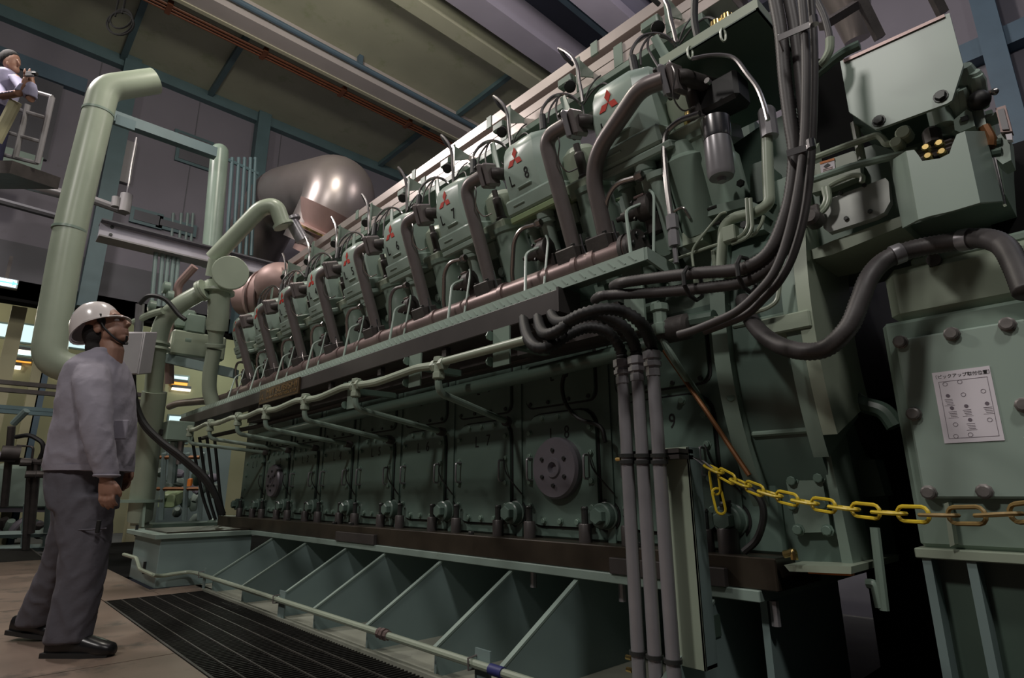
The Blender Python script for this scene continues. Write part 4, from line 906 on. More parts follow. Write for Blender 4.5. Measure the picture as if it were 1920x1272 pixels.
for dz in (-.35, .05): 
    yy = HC[0]-math.sqrt(1.02**2-dz*dz)
    MB().box((-.83, yy+.02, HC[1]+dz), (.27, .06, .02), None, .006).build('rib', green, fh)
q = P(1480, 613, y=2.0); MB().boxp((q.x-.1, 1.94, q.z-.03), (q.x+.09, 2.1, q.z+.03), .005).build('lug', paleg, fh)
for px, py in ((1351, 678), (1374, 745), (1357, 574), (1420, 560)): bolt(fh, P(px, py, y=2.03), NY, .018, BOLTG)
ft_ = thing('housing_foot', 'green foot casting with a bolted cover below the flywheel housing', 'engine part', (-.75, 2.2, .48))
slab('foot_casting', crankg, [(1335, 870), (1390, 780), (1480, 850), (1560, 850), (1590, 1065), (1470, 1060), (1440, 1040), (1340, 1030)], 2.20, .6, ft_)
slab('bolted_cover', green, [(1474, 905), (1487, 893), (1540, 889), (1558, 998), (1495, 1000)], 2.17, .03, ft_)
for px, py in ((1486, 902), (1536, 897), (1487, 948), (1543, 946), (1497, 994), (1552, 995)): bolt(ft_, P(px, py, y=2.17), NY, .016, BOLTG)
slab('foot_ledge', paleg, [(1470, 1060), (1596, 1063), (1596, 1077), (1480, 1072)], 2.05, .5, ft_)
slab('web_strip', green, [(1448, 866), (1515, 862), (1518, 870), (1450, 878)], 2.16, .05, ft_)
slab('side_rib', green, [(1532, 800), (1545, 795), (1600, 1060), (1580, 1064)], 2.16, .2, ft_)
slab('side_cover', darkg, [(1585, 865), (1640, 862), (1660, 930), (1605, 935)], 2.45, .1, ft_)
MB().tube(fillet(PP([(1470, 1040), (1480, 1038), (1488, 1034), (1490, 1050)], 2.03), .02), .012, 8).build('bent_tab', brass, ft_)
slab('yellow_strip', orange, [(1515, 1071), (1596, 1075), (1596, 1081), (1515, 1076)], 2.06, .03, ft_)
# ================================================================== generator behind and bearing pedestal on the right
gn = thing('generator', 'generator body behind the pedestal, coloured near-black in place of shade', 'generator', (.6, 3.3, .3))
MB().cyl((-.2, 3.2, 1.2), (2.2, 3.2, 1.2), .95, n=40).build('stator', pit, gn)  # generator coloured near-black in place of the shade on it
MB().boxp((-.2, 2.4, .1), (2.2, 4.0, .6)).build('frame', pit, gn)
MB().boxp((-.86, 2.75, -.05), (-.2, 3.7, 1.12)).build('gap_black_box', pit, gn); MB().boxp((-.86, 3.7, -.05), (2.2, 4.3, 1.6)).build('rear_black_box', pit, gn)  # black boxes added to keep the gap beside the pedestal dark
MB().cyl((-.5, 3.05, 1.3), (-.2, 3.1, 1.25), .5, n=30).build('coupling', castd, gn)
for i in range(8):
    a = i/8*6.283; MB().cyl((-.3, 3.05+.7*math.cos(a), 1.3+.7*math.sin(a)), (-.22, 3.05+.7*math.cos(a), 1.3+.7*math.sin(a)), .05, n=10).build('coupling_bolt', boltm, gn)
pd = thing('bearing_pedestal', 'sage green pedestal with a bolted cover plate at the right edge', 'pedestal', P(1800, 1272, y=2.1))
YQ = 2.10
A = P(1652, 608, y=YQ); zl = P(1713, 1026, y=YQ).z
MB().boxp((A.x, YQ, zl), (A.x+.75, 2.75, A.z), .012).build('body', green, pd)
MB().boxp((A.x+.02, YQ+.03, A.z), (A.x+.55, 2.6, P(1660, 505, y=YQ+.03).z), .03).build('head', paleg, pd)
MB().boxp((A.x+.1, YQ+.05, P(1660, 505, y=YQ).z), (A.x+.45, 2.5, P(1700, 475, y=YQ).z), .01).build('head_step', green, pd)
MB().lathe(P(1753, 490, y=YQ+.04), NY, [(.02, 0), (.02, .02)], 12).build('plug', castd, pd)
cvp = [P(1678, 638, y=YQ-.02), P(1731, 935, y=YQ-.02)]
cx0 = cvp[0].x; cz_ = (cvp[0].z, cvp[1].z)
cp_ = MB().boxp((cx0, YQ-.022, cz_[1]), (P(1896, 596, y=YQ-.02).x+.03, YQ, cz_[0]), .006).build('cover_plate', coverg, pd)
boltp = mat('bolt_steel', (.20, .185, .175), .45, .4, .2, 30)
redm = mat('bolt_mark', (.42, .10, .09), .5)
for px, py in ((1689, 642), (1785, 627), (1889, 609), (1714, 777), (1742, 924), (1846, 922), (1920, 760)):
    q = P(px, py, y=YQ-.022); o = MB().lathe(q, NY, [(.021, 0), (.021, .004), (.0175, .005), (.0185, .018), (.014, .021)], 10).build('cover_bolt', boltp, cp_)
    MB().box(q+V((0, -.0215, 0)), (.012, .001, .012)).build('paint_mark', redm, o) if False else None
MB().boxp((A.x-.01, YQ-.03, zl-.028), (A.x+.8, 2.8, zl), .003).build('base_flange', paleg, pd)
slab('gusset', paleg, [(1770, 945), (1778, 942), (1790, 1022), (1781, 1026)], YQ-.05, .06, pd)
MB().boxp((A.x+.0, YQ+.05, -.1), (A.x+.8, 2.7, zl-.028)).build('plinth', darkg, pd)
for px in (1728, 1810):
    q = P(px, 1045, y=YQ-.02); MB().prism([V((q.x, YQ-.02, zl-.03)), V((q.x+.022, YQ-.02, zl-.03)), V((q.x+.022, YQ-.02, -.1)), V((q.x, YQ-.02, -.1))], (0, .12, 0)).build('leg_plate', skidg, pd)
# paper notice
pn = thing('paper_notice', 'white paper diagram notice taped to the pedestal cover plate', 'notice', P(1770, 832, y=YQ-.024))
yn = YQ-.0245
c4 = [P(*p, y=yn) for p in ((1747, 700), (1855, 686), (1884, 826), (1771, 832))]
MB().prism(c4, (0, .001, 0)).build('sheet', white, pn)
O_, Ux, Uy = c4[3], (c4[2]-c4[3]), (c4[0]-c4[3]); ink2 = mat('print_grey', (.16, .13, .16), .6)
def pt(u, v): return O_+Ux*u+Uy*v+V((0, -.0006, 0))
def pquad(name, u0, v0, u1, v1, m=ink2): MB().prism([pt(u0, v0), pt(u1, v0), pt(u1, v1), pt(u0, v1)], (0, .0004, 0)).build(name, m, pn)
for q in ((.09, .06, .93, .065), (.09, .855, .93, .86), (.09, .06, .097, .86), (.923, .06, .93, .86)): pquad('frame_line', *q)
fr3 = (Ux.normalized(), Uy.normalized(), NY)
put('lettering', text_mesh('〔ピックアップ取付位置〕', .0125, ink, depth=.0003, sx=.95), pn, pt(.52, .925), fr3)
RG = MB().tube([V((.0055*math.cos(a*.524), .0055*math.sin(a*.524), 0)) for a in range(12)], .0005, 4, closed=True).mesh('ring_mark', ink2)
DT = MB().lathe((0, 0, 0), EZ, [(.005, 0), (.005, .0005)], 10).mesh('dot_mark', ink2)
for u, v in ((.20, .82), (.46, .83), (.48, .65), (.82, .67), (.25, .25), (.22, .09), (.47, .10), (.83, .28)): put('ring_mark', RG, pn, pt(u, v), fr3)
for u, v in ((.21, .655), (.24, .48), (.49, .49), (.84, .50), (.51, .30)):
    put('dot_mark', DT, pn, pt(u, v), fr3)
    for k in range(4): pquad('print_line', u-.07+.01*k, v-.055-.022*k, u+.07, v-.050-.022*k)
    pquad('box_line', u-.09, v-.14, u+.09, v-.137)
# dark pipes in the gap between housing and pedestal
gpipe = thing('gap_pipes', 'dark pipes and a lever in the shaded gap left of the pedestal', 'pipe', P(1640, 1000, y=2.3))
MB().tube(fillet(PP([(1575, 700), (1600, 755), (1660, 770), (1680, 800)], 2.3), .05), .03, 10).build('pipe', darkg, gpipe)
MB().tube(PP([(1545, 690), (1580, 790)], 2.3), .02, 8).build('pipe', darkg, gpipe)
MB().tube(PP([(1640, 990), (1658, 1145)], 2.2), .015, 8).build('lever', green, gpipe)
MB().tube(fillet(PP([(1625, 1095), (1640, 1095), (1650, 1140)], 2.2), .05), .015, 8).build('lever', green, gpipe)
MB().tube(PP([(1525, 560), (1560, 552)], 2.25), .02, 8).build('stub', paleg, gpipe)
MB().tube(PP([(1530, 608), (1560, 602)], 2.25), .02, 8).build('stub', steelm, gpipe)
# silver exhaust cone and braces seen behind at the top right
ex = thing('exhaust_pipe', 'silver clad exhaust pipe glimpsed behind the hoses at the top right', 'pipe', P(1600, 60, d=5))
MB().tube([P(1560, -40, d=5), P(1595, 15, d=5), P(1608, 75, d=5)], [.17, .16, .10], 24).build('cladding', ductm, ex)
br = thing('roof_brace', 'two dark steel braces crossing behind the guard plate top', 'brace', P(1640, 70, d=4.5))
for a, b_ in (((1610, -10), (1650, 72)), ((1750, -10), (1768, 26)), ((1540, 50), (1605, 10))): MB().tube([P(*a, d=4.6), P(*b_, d=4.6)], .045, 4).build('brace', castd, br)
# ================================================================== pipework and far end of the hall
def tubepx(name, m, px, r, parent, fil=.3, n=20, **k): return MB().tube(fillet([P(a[0], a[1], **k) for a in px], fil, 8), r, n).build(name, m, parent)
XA = -6.5
bp1 = thing('riser_pipe', 'thick pale green riser pipe with elbows behind the standing worker', 'pipe', P(100, 690, x=XA))
tubepx('pipe', paleg, [(290, 152), (196, 166), (186, 205), (131, 430), (100, 611), (88, 682), (240, 712)], .132, bp1, .36, 28, x=XA)
for py_, px_ in ((212, 184), (432, 130)):
    q = P(px_, py_, x=XA); MB().cyl(q+V((0, 0, -.012)), q+V((0, 0, .012)), .138, n=28).build('seam_band', green, bp1)
q = P(184, 212, x=XA); MB().boxp(q+V((-.02, .15, -.06)), q+V((.02, .32, .05))).build('pipe_strap', teal, bp1)
XBm = -8.0; beampale = mat('beam_pale', (.50, .48, .55), .5)
bm_ = struct(MB().boxp(V((XBm-.06, P(200, 215, x=XBm).y, P(218, 222, x=XBm).z-.07)), V((XBm+.06, P(405, 285, x=XBm).y, P(218, 222, x=XBm).z+.07))).build('trim_40', teal))
q0 = P(188, 418, x=XBm); q1 = P(188, 446, x=XBm); q2 = P(520, 498, x=XBm)
ib = thing('crane_beam', 'pale horizontal steel beam crossing behind the riser pipe', 'beam', V((XBm, (q0.y+q2.y)/2, q1.z)))
MB().boxp((XBm-.02, q0.y, q1.z), (XBm+.02, q2.y, q0.z)).build('web', beampale, ib)
MB().boxp((XBm-.12, q0.y, q0.z), (XBm+.12, q2.y, q0.z+.02)).build('flange', walld, ib)
MB().boxp((XBm-.12, q0.y, q1.z-.02), (XBm+.12, q2.y, q1.z)).build('flange', ivory, ib)
for k in range(2): bolt(ib, (XBm+.02, q0.y+.12, q1.z+.06+.1*k), EX, .02, BOLT)
rp2 = thing('riser_pipe', 'slimmer pale green riser pipe with a domed cap by the wall windows', 'pipe', P(395, 480, x=-8.6))
MB().tube([P(394, 500, x=-8.3), P(412, 285, x=-8.3)], .12, 20).build('pipe', green, rp2); MB().ball(P(412, 285, x=-8.3), .12, 18, 8).build('domed_cap', green, rp2); MB().box(P(396, 482, x=-8.15), (.2, .1, .1)).build('beam_bracket', teal, rp2)
vt = thing('vertical_tubes', 'row of thin teal vertical tubes beside the slimmer riser pipe', 'pipe', P(455, 500, x=-9.5))
for a, b_ in ((436, 424), (448, 437), (459, 449), (470, 461), (479, 471)): MB().tube([P(a, 296, x=-9.5), P(b_, 480, x=-9.5)], .03, 8).build('tube', teal, vt)
MB().tube([P(428, 300, x=-9.5), P(484, 326, x=-9.5)], .03, 6).build('cross_bar', teal, vt)
vt2 = thing('vertical_tubes', 'row of thin grey vertical tubes below the pale steel beam', 'pipe', P(310, 550, x=-9.5))
for a in (293, 306, 316, 326, 335): MB().tube([P(a, 466+(a-290)*.24, x=-8.0), P(a-9, 575, x=-8.0)], .025, 8).build('tube', skidg, vt2)
vt3 = thing('vertical_tubes', 'thin vertical tubes above the pale steel beam on the far wall', 'pipe', P(330, 450, x=-11))
for a in (325, 340, 352, 362): MB().tube([P(a, 400, x=XW+.03), P(a-4, 455, x=XW+.03)], .027, 8).build('tube', skidg, vt3)
wl_ = thing('wall_lamp', 'small wall lamp on a long chain beside the riser pipe', 'lamp', P(235, 400, x=-9))
MB().tube([P(256, 258, x=-9), P(246, 310, x=-9), P(238, 365, x=-9)], .012, 6).build('chain', galv, wl_)
MB().cyl(P(238, 365, x=-9), P(232, 398, x=-9), .075, n=14).build('lamp_body', ivory, wl_)
MB().cyl(P(218, 370, x=-9), P(216, 388, x=-9), .05, n=12).build('lamp_body', ivory, wl_)
ww = MB().boxp(P(225, 262, x=XW+.02), P(244, 345, x=XW+.1), .0).build('window_5', ivory); struct(ww)
hp = thing('wall_pipe', 'grey pipe with a rail under it along the upper left wall', 'pipe', P(60, 345, x=-9.5))
MB().tube([P(-20, 328, x=-9.5), P(125, 366, x=-9.5)], .07, 14).build('pipe', galv, hp); MB().tube([P(-20, 372, x=-9.5), P(112, 408, x=-9.5)], .05, 8).build('rail', walld, hp)
MB().tube([P(165, 372, x=-9.5), P(238, 398, x=-9.5)], .06, 10).build('pipe', ivory, hp)
bxx = struct(MB().boxp(P(-10, 285, x=-11.0), P(72, 338, x=-10.7)).build('trim_41', darkg))
# exhaust duct
xd = thing('exhaust_duct', 'big brown-grey clad exhaust elbow rising behind the far cylinders', 'duct', P(600, 440, d=9))
MB().tube(fillet([P(596, 470, d=8.6), P(650, 352, d=8.6), P(520, 372, d=10.6), P(470, 470, d=11)], .9, 10), .52, 28).build('elbow', ductm, xd)
for t_, px_ in ((.62, (636, 388)), (.3, (612, 436))):
    pass
MB().lathe(P(606, 442, d=8.4), (P(632, 388, d=8.4)-P(606, 442, d=8.4)), [(.30, -.35), (.32, -.05), (.42, -.04), (.42, .02), (.36, .04), (.50, .36)], 28).build('cone', pinkm, xd)
MB().lathe(P(606, 442, d=8.4), (P(632, 388, d=8.4)-P(606, 442, d=8.4)), [(.43, -.03), (.43, .0)], 28).build('flange_ring', brass, xd)
tb_ = thing('turbocharger', 'pinkish clad turbocharger casing behind the farthest cylinders', 'turbocharger', P(490, 610, d=7.2))
MB().lathe(P(520, 560, d=7.0), (P(430, 560, d=7.2)-P(520, 560, d=7.0)), [(.34, -.5), (.37, -.1), (.36, .1), (.30, .25), (.29, .27), (.22, .33), (.21, .5)], 26).build('casing', pinkm, tb_)
for h in (.0, .16): MB().lathe(P(520, 560, d=7.0), (P(430, 560, d=7.2)-P(520, 560, d=7.0)), [(.385-h*.2, h), (.385-h*.2, h+.02)], 26).build('band', steelm, tb_)
q = P(505, 520, d=6.6); MB().ball(q+V((0, .15, -.06)), (.3, .3, .26), 20, 12).build('dome', pinkm, tb_)
# pale pipes at the far end of the engine
ep1 = thing('elbow_pipe', 'pale green pipe rising and bending right beside the grey panel', 'pipe', P(265, 970, d=6))
MB().tube(fillet(PD([(262, 985), (285, 760), (296, 640), (306, 600), (335, 572), (392, 540, 6.1), (416, 527, 6.25)], 6.0), .25, 8), .085, 18).build('pipe', paleg, ep1)
MB().tube(PD([(262, 975), (284, 780), (290, 735)], 6.0), .115, 20).build('lower_pipe', paleg, ep1)
MB().lathe(P(376, 547, d=6), P(392, 540, d=6)-P(376, 547, d=6), [(.11, 0), (.11, .03), (.095, .032), (.11, .035), (.11, .06)], 18).build('flange', paleg, ep1)
for py_ in (645, 655): q = P(293, py_, d=6); MB().cyl(q-V((0, 0, .012)), q+V((0, 0, .012)), .13, n=18).build('flange', paleg, ep1)
q = P(264, 940, d=6); MB().cyl(q-V((0, 0, .015)), q+V((0, 0, .015)), .2, n=20).build('foot_flange', green, ep1)
for dx in (-.13, .13): MB().prism([q+V((dx, 0, -.02)), q+V((dx*1.6, 0, -.25)), q+V((dx*.3, 0, -.25))], (.02, .02, 0)).build('foot_web', green, ep1)
ep2 = thing('elbow_pipe', 'pale green pipe with a down-turned elbow above the round blank flange', 'pipe', P(400, 485, d=6.2))
MB().tube(fillet(PD([(400, 485), (490, 390), (518, 385), (532, 425)], 6.2), .2, 8), .085, 18).build('pipe', paleg, ep2)
MB().lathe(P(530, 420, d=6.2), P(536, 432, d=6.2)-P(530, 420, d=6.2), [(.11, 0), (.11, .03)], 16).build('flange', paleg, ep2)
MB().tube(PD([(545, 412), (568, 452)], 6.3), .07, 14).build('steel_spool', galv, ep2)
MB().lathe(P(545, 410, d=6.3), P(568, 452, d=6.3)-P(545, 410, d=6.3), [(.1, 0), (.1, .03)], 14).build('steel_flange', galv, ep2)
bf = thing('valve_chamber', 'pale green chamber with a round blank flange facing the aisle', 'valve', P(432, 540, d=6))
ax2 = (EYE-P(432, 512, d=6)); ax2.z *= .4; ax2.normalize()
MB().lathe(P(432, 512, d=6), ax2, [(.13, -.3), (.13, -.02), (.178, -.018), (.178, .02), (.17, .025)], 32).build('blank_flange', paleg, bf)
MB().tube(PD([(408, 488), (402, 520)], 6.15), .09, 14).build('body', paleg, bf)
MB().tube(fillet(PD([(412, 525), (409, 600), (407, 620)], 6.1), .1), .105, 20).build('down_pipe', paleg, bf)
MB().lathe(P(407, 600, d=6.1), P(404, 640, d=6.1)-P(407, 600, d=6.1), [(.105, 0), (.105, .05), (.075, .16), (.072, .25), (.10, .26), (.10, .29), (.072, .30)], 20).build('reducer', paleg, bf)
q = P(409, 548, d=6.1); MB().cyl(q-V((0, 0, .015)), q+V((0, 0, .015)), .16, n=24).build('flange', paleg, bf)
MB().tube(fillet(PD([(402, 655), (393, 700), (392, 735), (400, 760)], 6.1), .1), .072, 16).build('lower_pipe', paleg, bf)
fb = thing('pipe_support_beam', 'dark green channel beam carrying the pipes at the far engine end', 'beam', P(340, 680, d=6.2))
MB().box(P(350, 681, d=6.3), (.12, 1.1, .1), (V((-.1, .1, 0)).normalized(), (P(420, 697, d=6.3)-P(280, 666, d=6.3)).normalized(), EZ)).build('channel', skidg, fb)
MB().box(P(362, 655, d=6.6), (.5, .55, .28), None, .02).build('tank', paleg, fb)
MB().tube(PD([(318, 720), (318, 590)], 6.4), .045, 10).build('pink_pipe', pinkm, fb)
MB().tube(fillet(PD([(333, 560), (333, 535), (365, 500)], 6.5), .1), .045, 10).build('pink_pipe', pinkm, fb)
MB().tube(PD([(258, 640), (263, 570)], 5.9), .04, 10).build('post', galv, fb)
MB().tube(fillet(PD([(250, 605), (280, 590), (305, 583)], 5.9), .1), .035, 10).build('green_pipe', paleg, fb)
for px, py in ((345, 600), (330, 620), (365, 610)): MB().box(P(px, py, d=6.5), (.16, .2, .22), None, .02).build('valve_body', green if px != 330 else darkg, fb)
for px, py in ((312, 540), (318, 556), (285, 575), (350, 640)): MB().lathe(P(px, py, d=6.4), NY, [(.07, -.03), (.07, .03), (.04, .04)], 12).build('hand_wheel', green, fb)
MB().tube(spline(PD([(262, 570), (280, 555), (310, 562), (335, 590), (348, 600)], 5.8), 5), .022, 8).build('black_hose', black, fb)
pnl = thing('control_panel', 'small grey control panel box behind the worker', 'panel', P(250, 700, d=5.6))
q = P(253, 662, d=5.6); MB().box(q, (.2, .26, .42), (FWD, RGT, EZ), .008).build('box', ivory, pnl)
MB().box(q-FWD*.105, (.01, .24, .40), (FWD, RGT, EZ), .004).build('panel_door', ivory, pnl)
# black cable bundle sagging from the panel to the engine foot
for i, (lab, o) in enumerate((('thick black cable sagging from the grey panel to the engine foot, upper one', 0), ('thick black cable sagging from the grey panel to the engine foot, lower one', 1))):
    cbn = MB().tube(spline(PD([(248+3*o, 700), (252, 745+8*o), (268, 790+8*o), (300, 825+6*o), (340, 855+8*o), (385, 895+10*o), (405, 930+6*o), (418, 965)], 5.7), 5), .030-.008*o, 10).build('cable', black); tag(cbn, lab, 'cable')
for i in range(4):
    cbn = MB().tube(spline(PD([(360+14*i, 820), (368+13*i, 870), (380+11*i, 930), (395+9*i, 975)], 6.2), 5), .016, 8).build('cable', black); tag(cbn, '%s of four thin black cables hanging at the far engine corner' % ['leftmost', 'second from left', 'third from left', 'rightmost'][i], 'cable', 'thin cables at the far engine corner')
jb = thing('junction_box', 'green junction box under the far end of the walkway', 'box', P(330, 845, d=6))
MB().box(P(333, 810, d=6), (.25, .25, .2), None, .01).build('body', green, jb); MB().tube(PD([(328, 828), (322, 905)], 6), .045, 10).build('leg', skidg, jb); MB().tube(PD([(341, 826), (334, 870)], 6), .03, 8).build('gland', galv, jb)
MB().box(P(310, 812, d=6), (.12, .12, .07), None, .01).build('plug', black, jb)
# ------------------------------------------------------------------ room beyond the far opening
XZ = -16.0
wb = slabbox('wall_far', (XZ-.2, -9, -.2), (XZ, 12, zo+2.0), cream)
struct(MB().boxp((XZ, -9, zo+1.9), (XW-.2, 12, zo+2.1)).build('ceiling', walld))
struct(MB().boxp((XW-.25, -7, zo-.05), (XW+.02, YB, zo+.30)).build('trim_42', pit))
struct(MB().boxp((XZ, -9, -.14), (-9.2, 12, -.09)).build('floor', walld))
def pane(i, c0, c1, m, x=XZ+.03):
    a = P(*c0, x=x); b_ = P(*c1, x=x)
    w = struct(MB().boxp((x-.03, min(a.y, b_.y)-.04, min(a.z, b_.z)-.04), (x-.005, max(a.y, b_.y)+.04, max(a.z, b_.z)+.04)).build('window_%d' % i, skidg)); ORG[w.name] = w.location.copy()
    MB().boxp((x-.005, min(a.y, b_.y), min(a.z, b_.z)), (x, max(a.y, b_.y), max(a.z, b_.z))).build('pane', m, w)
for i, (c0, c1) in enumerate((((-25, 603), (12, 632)), ((25, 606), (72, 645)), ((80, 615), (118, 648)), ((121, 612), (165, 655)), ((22, 648), (60, 668)), ((322, 704), (352, 713)), ((318, 780), (350, 830)), ((335, 850), (400, 900)))):
    pane(10+i, c0, c1, lit)
for i, (c0, c1, m, lb, ct) in enumerate((((18, 654), (58, 661), litw, 'long white tube lamp glowing in the room beyond, above the orange one', 'lamp'), ((8, 674), (58, 682), lito, 'long orange lit strip in the far room on the left', 'lamp'), ((8, 684), (38, 694), litw, 'pair of bright white lamps under the orange strip', 'lamp'), ((322, 716), (350, 724), lito, 'orange lit strip seen between the pipes at the far engine end', 'lamp'), ((322, 727), (356, 735), litw, 'white lamp seen between the pipes under the orange strip', 'lamp'), ((92, 683), (108, 690), lito, 'short orange strip seen beside the thick riser elbow', 'lamp'), ((106, 697), (130, 704), litw, 'pale lamp seen below the thick riser elbow', 'lamp'))):
    a = P(*c0, x=XZ+.05); b_ = P(*c1, x=XZ+.05); t = thing('strip_lamp', lb, ct, (a+b_)/2)
    MB().boxp(a, b_+V((.05, 0, 0))).build('tube', m, t); MB().boxp(V((a.x-.04, a.y, max(a.z, b_.z))), V((a.x+.08, b_.y, max(a.z, b_.z)+.06))).build('housing', walld, t)
for i, (px, w) in enumerate(((14, .2), (73, .15), (88, .1), (300, .25))):
    q = P(px, 680, x=-12.6); struct(MB().boxp((-12.8, q.y-w/2, -.1), (-12.5, q.y+w/2, zo)).build('trim_%d' % (43+i), [cream, cream, tealb, cream][i]))
for i, (py, m) in enumerate(((722, castd), (736, castd), (768, teal), (775, teal))):
    q = P(60, py, x=-11.2); struct(MB().boxp((-11.25, -6, q.z-.03), (-11.15, 2.0, q.z+.03)).build('trim_%d' % (48+i), m))
# exit sign
es = thing('exit_sign', 'small glowing white and cyan exit sign at the left edge', 'sign', P(14, 545, x=-10.4))
a = P(-12, 517, x=-10.4); b_ = P(32, 542, x=-10.4)
MB().boxp((-10.5, a.y, b_.z), (-10.4, b_.y, a.z)).build('housing', ivory, es); MB().boxp((-10.4, a.y+.02, b_.z+.015), (-10.392, b_.y-.02, a.z-.015)).build('face', signe, es)
arrowm = emis('arrow_green', (.1, .75, .62), 2.5); cy_, cz2 = P(14, 530, x=-10.39).y, P(14, 530, x=-10.39).z
MB().boxp((-10.392, cy_-.09, cz2-.012), (-10.388, cy_+.05, cz2+.012)).build('arrow', arrowm, es)
MB().prism([V((-10.392, cy_+.05, cz2+.04)), V((-10.392, cy_+.05, cz2-.04)), V((-10.392, cy_+.11, cz2))], (.004, 0, 0)).build('arrow', arrowm, es)
MB().boxp((-10.46, (a.y+b_.y)/2-.02, a.z), (-10.44, (a.y+b_.y)/2+.02, zo+.2)).build('hanger', castd, es)
# machinery on the left behind the worker
sf = thing('valve_stand', 'dark steel pipe frame with valves standing left of the worker', 'frame', P(40, 1030, d=8))
for px in ([(22, 800), (8, 950)], [(58, 870), (48, 1030)], [(70, 870), (58, 1000)]): MB().tube(PD(px, 8), .045, 8).build('upright', castd, sf)
MB().tube(PD([(20, 865), (100, 868)], 8), .05, 10).build('header', castd, sf)
MB().tube(fillet(PD([(30, 820), (55, 815), (80, 830), (82, 845), (70, 870)], 8), .1), .03, 8).build('hose', black, sf)
MB().tube(fillet(PD([(32, 836), (63, 838), (60, 860)], 8), .05), .015, 6).build('small_pipe', castd, sf)
MB().lathe(P(20, 850, d=7.9), NY, [(.10, -.1), (.10, .1)], 14).build('valve', castd, sf); MB().lathe(P(12, 857, d=7.9), NY, [(.07, -.1), (.07, .1)], 14).build('valve', discm, sf)
for px, py in ((48, 868), (88, 866), (58, 890), (78, 890), (98, 840)): MB().lathe(P(px, py, d=7.9), NY, [(.05, -.06), (.05, .06)], 10).build('valve', castd, sf)
MB().tube(PD([(25, 795), (50, 770)], 8), .045, 8).build('brace', skidg, sf)
tk = thing('service_tank', 'pale green tank cabinet in the background left of the worker', 'tank', P(70, 940, d=9))
MB().box(P(78, 905, d=9.2), (.6, 1.0, .62), (FWD, RGT, EZ), .03).build('cabinet', coverg, tk); MB().box(P(20, 905, d=9.2), (.6, .35, .62), (FWD, RGT, EZ), .03).build('cabinet', coverg, tk); MB().box(P(70, 945, d=9.2), (.7, 1.3, .06), (FWD, RGT, EZ)).build('plinth', discm, tk)
pb = thing('pump_skid', 'low green pump base with rails in the background left of the worker', 'frame', P(60, 1030, d=8.5))
for py in (1008, 1034): MB().tube(PD([(-20, py-4), (115, py-8)], 8.4), .05, 4).build('rail', skidg, pb)
for px in (52, 93): MB().tube(PD([(px, 945), (px-6, 1030)], 8.4), .05, 4).build('post', skidg, pb)
rr_ = random.Random(3)
for i in range(16):
    px = -5+i*8; MB().lathe(P(px, 985+rr_.random()*15, d=8.8), V((rr_.random()-.5, rr_.random()-.5, .6)), [(.07, -.1), (.09, 0), (.05, .12)], 10).build('pump_body', [darkg, discm, castd, green][i % 4], pb)
# pumps glimpsed under the far engine end
fpz = P(350, 980, d=8.6)
fp2 = thing('far_pump_set', 'pale green pumps and handrails glimpsed under the far end of the engine', 'pump', P(350, 980, d=8.5))
MB().boxp(V((fpz.x-.4, fpz.y-.5, -.09)), V((fpz.x+.3, fpz.y+.5, fpz.z))).build('plinth', darkg, fp2)
MB().box(P(322, 935, d=8.6), (.3, .24, .2), (FWD, RGT, EZ), .02).build('motor_box', yelg, fp2)
for py in (858, 917): MB().tube(PD([(295, py), (375, py)], 8.4), .03, 6).build('handrail', copper, fp2)
for px in (308, 352, 380): MB().tube(PD([(px, 850), (px-6, 975)], 8.4), .035, 6).build('post', skidg, fp2)
MB().box(P(356, 905, d=8.3), (.05, .05, .1), (FWD, RGT, EZ), .0).build('orange_tag', orange, fp2)
for i in range(22):
    px = 298+rr_.random()*115; py = 880+rr_.random()*105
    MB().lathe(P(px, py, d=8.7+rr_.random()), V((rr_.random()-.5, rr_.random()-.5, rr_.random()-.3)), [(.04, -.12), (.07, -.05), (.07, .05), (.04, .1)], 10).build('fitting', [coverg, green, wallm, darkg][i % 4], fp2)
struct(MB().boxp(P(300, 840, d=11), P(420, 990, d=11)+V((-.1, 0, 0))).build('wall_panel', skidg))
# balcony with railing, top left
bl = thing('balcony_railing', 'pale tubular balcony railing at the upper left edge', 'railing', P(50, 300, d=6.8))
for a, b_ in (((98, 182), (70, 306)), ((52, 196), (28, 297)), ((-8, 165), (-30, 290))): MB().tube(PD([a, b_], 6.8), .03, 8).build('post', ivory, bl)
for a, b_ in (((-10, 150), (98, 182)), ((-16, 190), (89, 222)), ((-22, 238), (80, 267)), ((-28, 282), (70, 306))): MB().tube(PD([a, b_], 6.8), .025, 8).build('rail', ivory, bl)
MB().tube(PD([(30, 190), (-8, 265)], 6.5), .06, 10).build('stair_stringer', cream, bl)
struct(MB().box(P(12, 318, d=6.9)-V((0, 0, .08)), (.7, .75, .16), (FWD*1., RGT, EZ)).build('floor_balcony', castd))
wd_ = MB().boxp(P(40, 110, x=XW+.03), P(88, 300, x=XW+.08)).build('door_1', walld); struct(wd_)
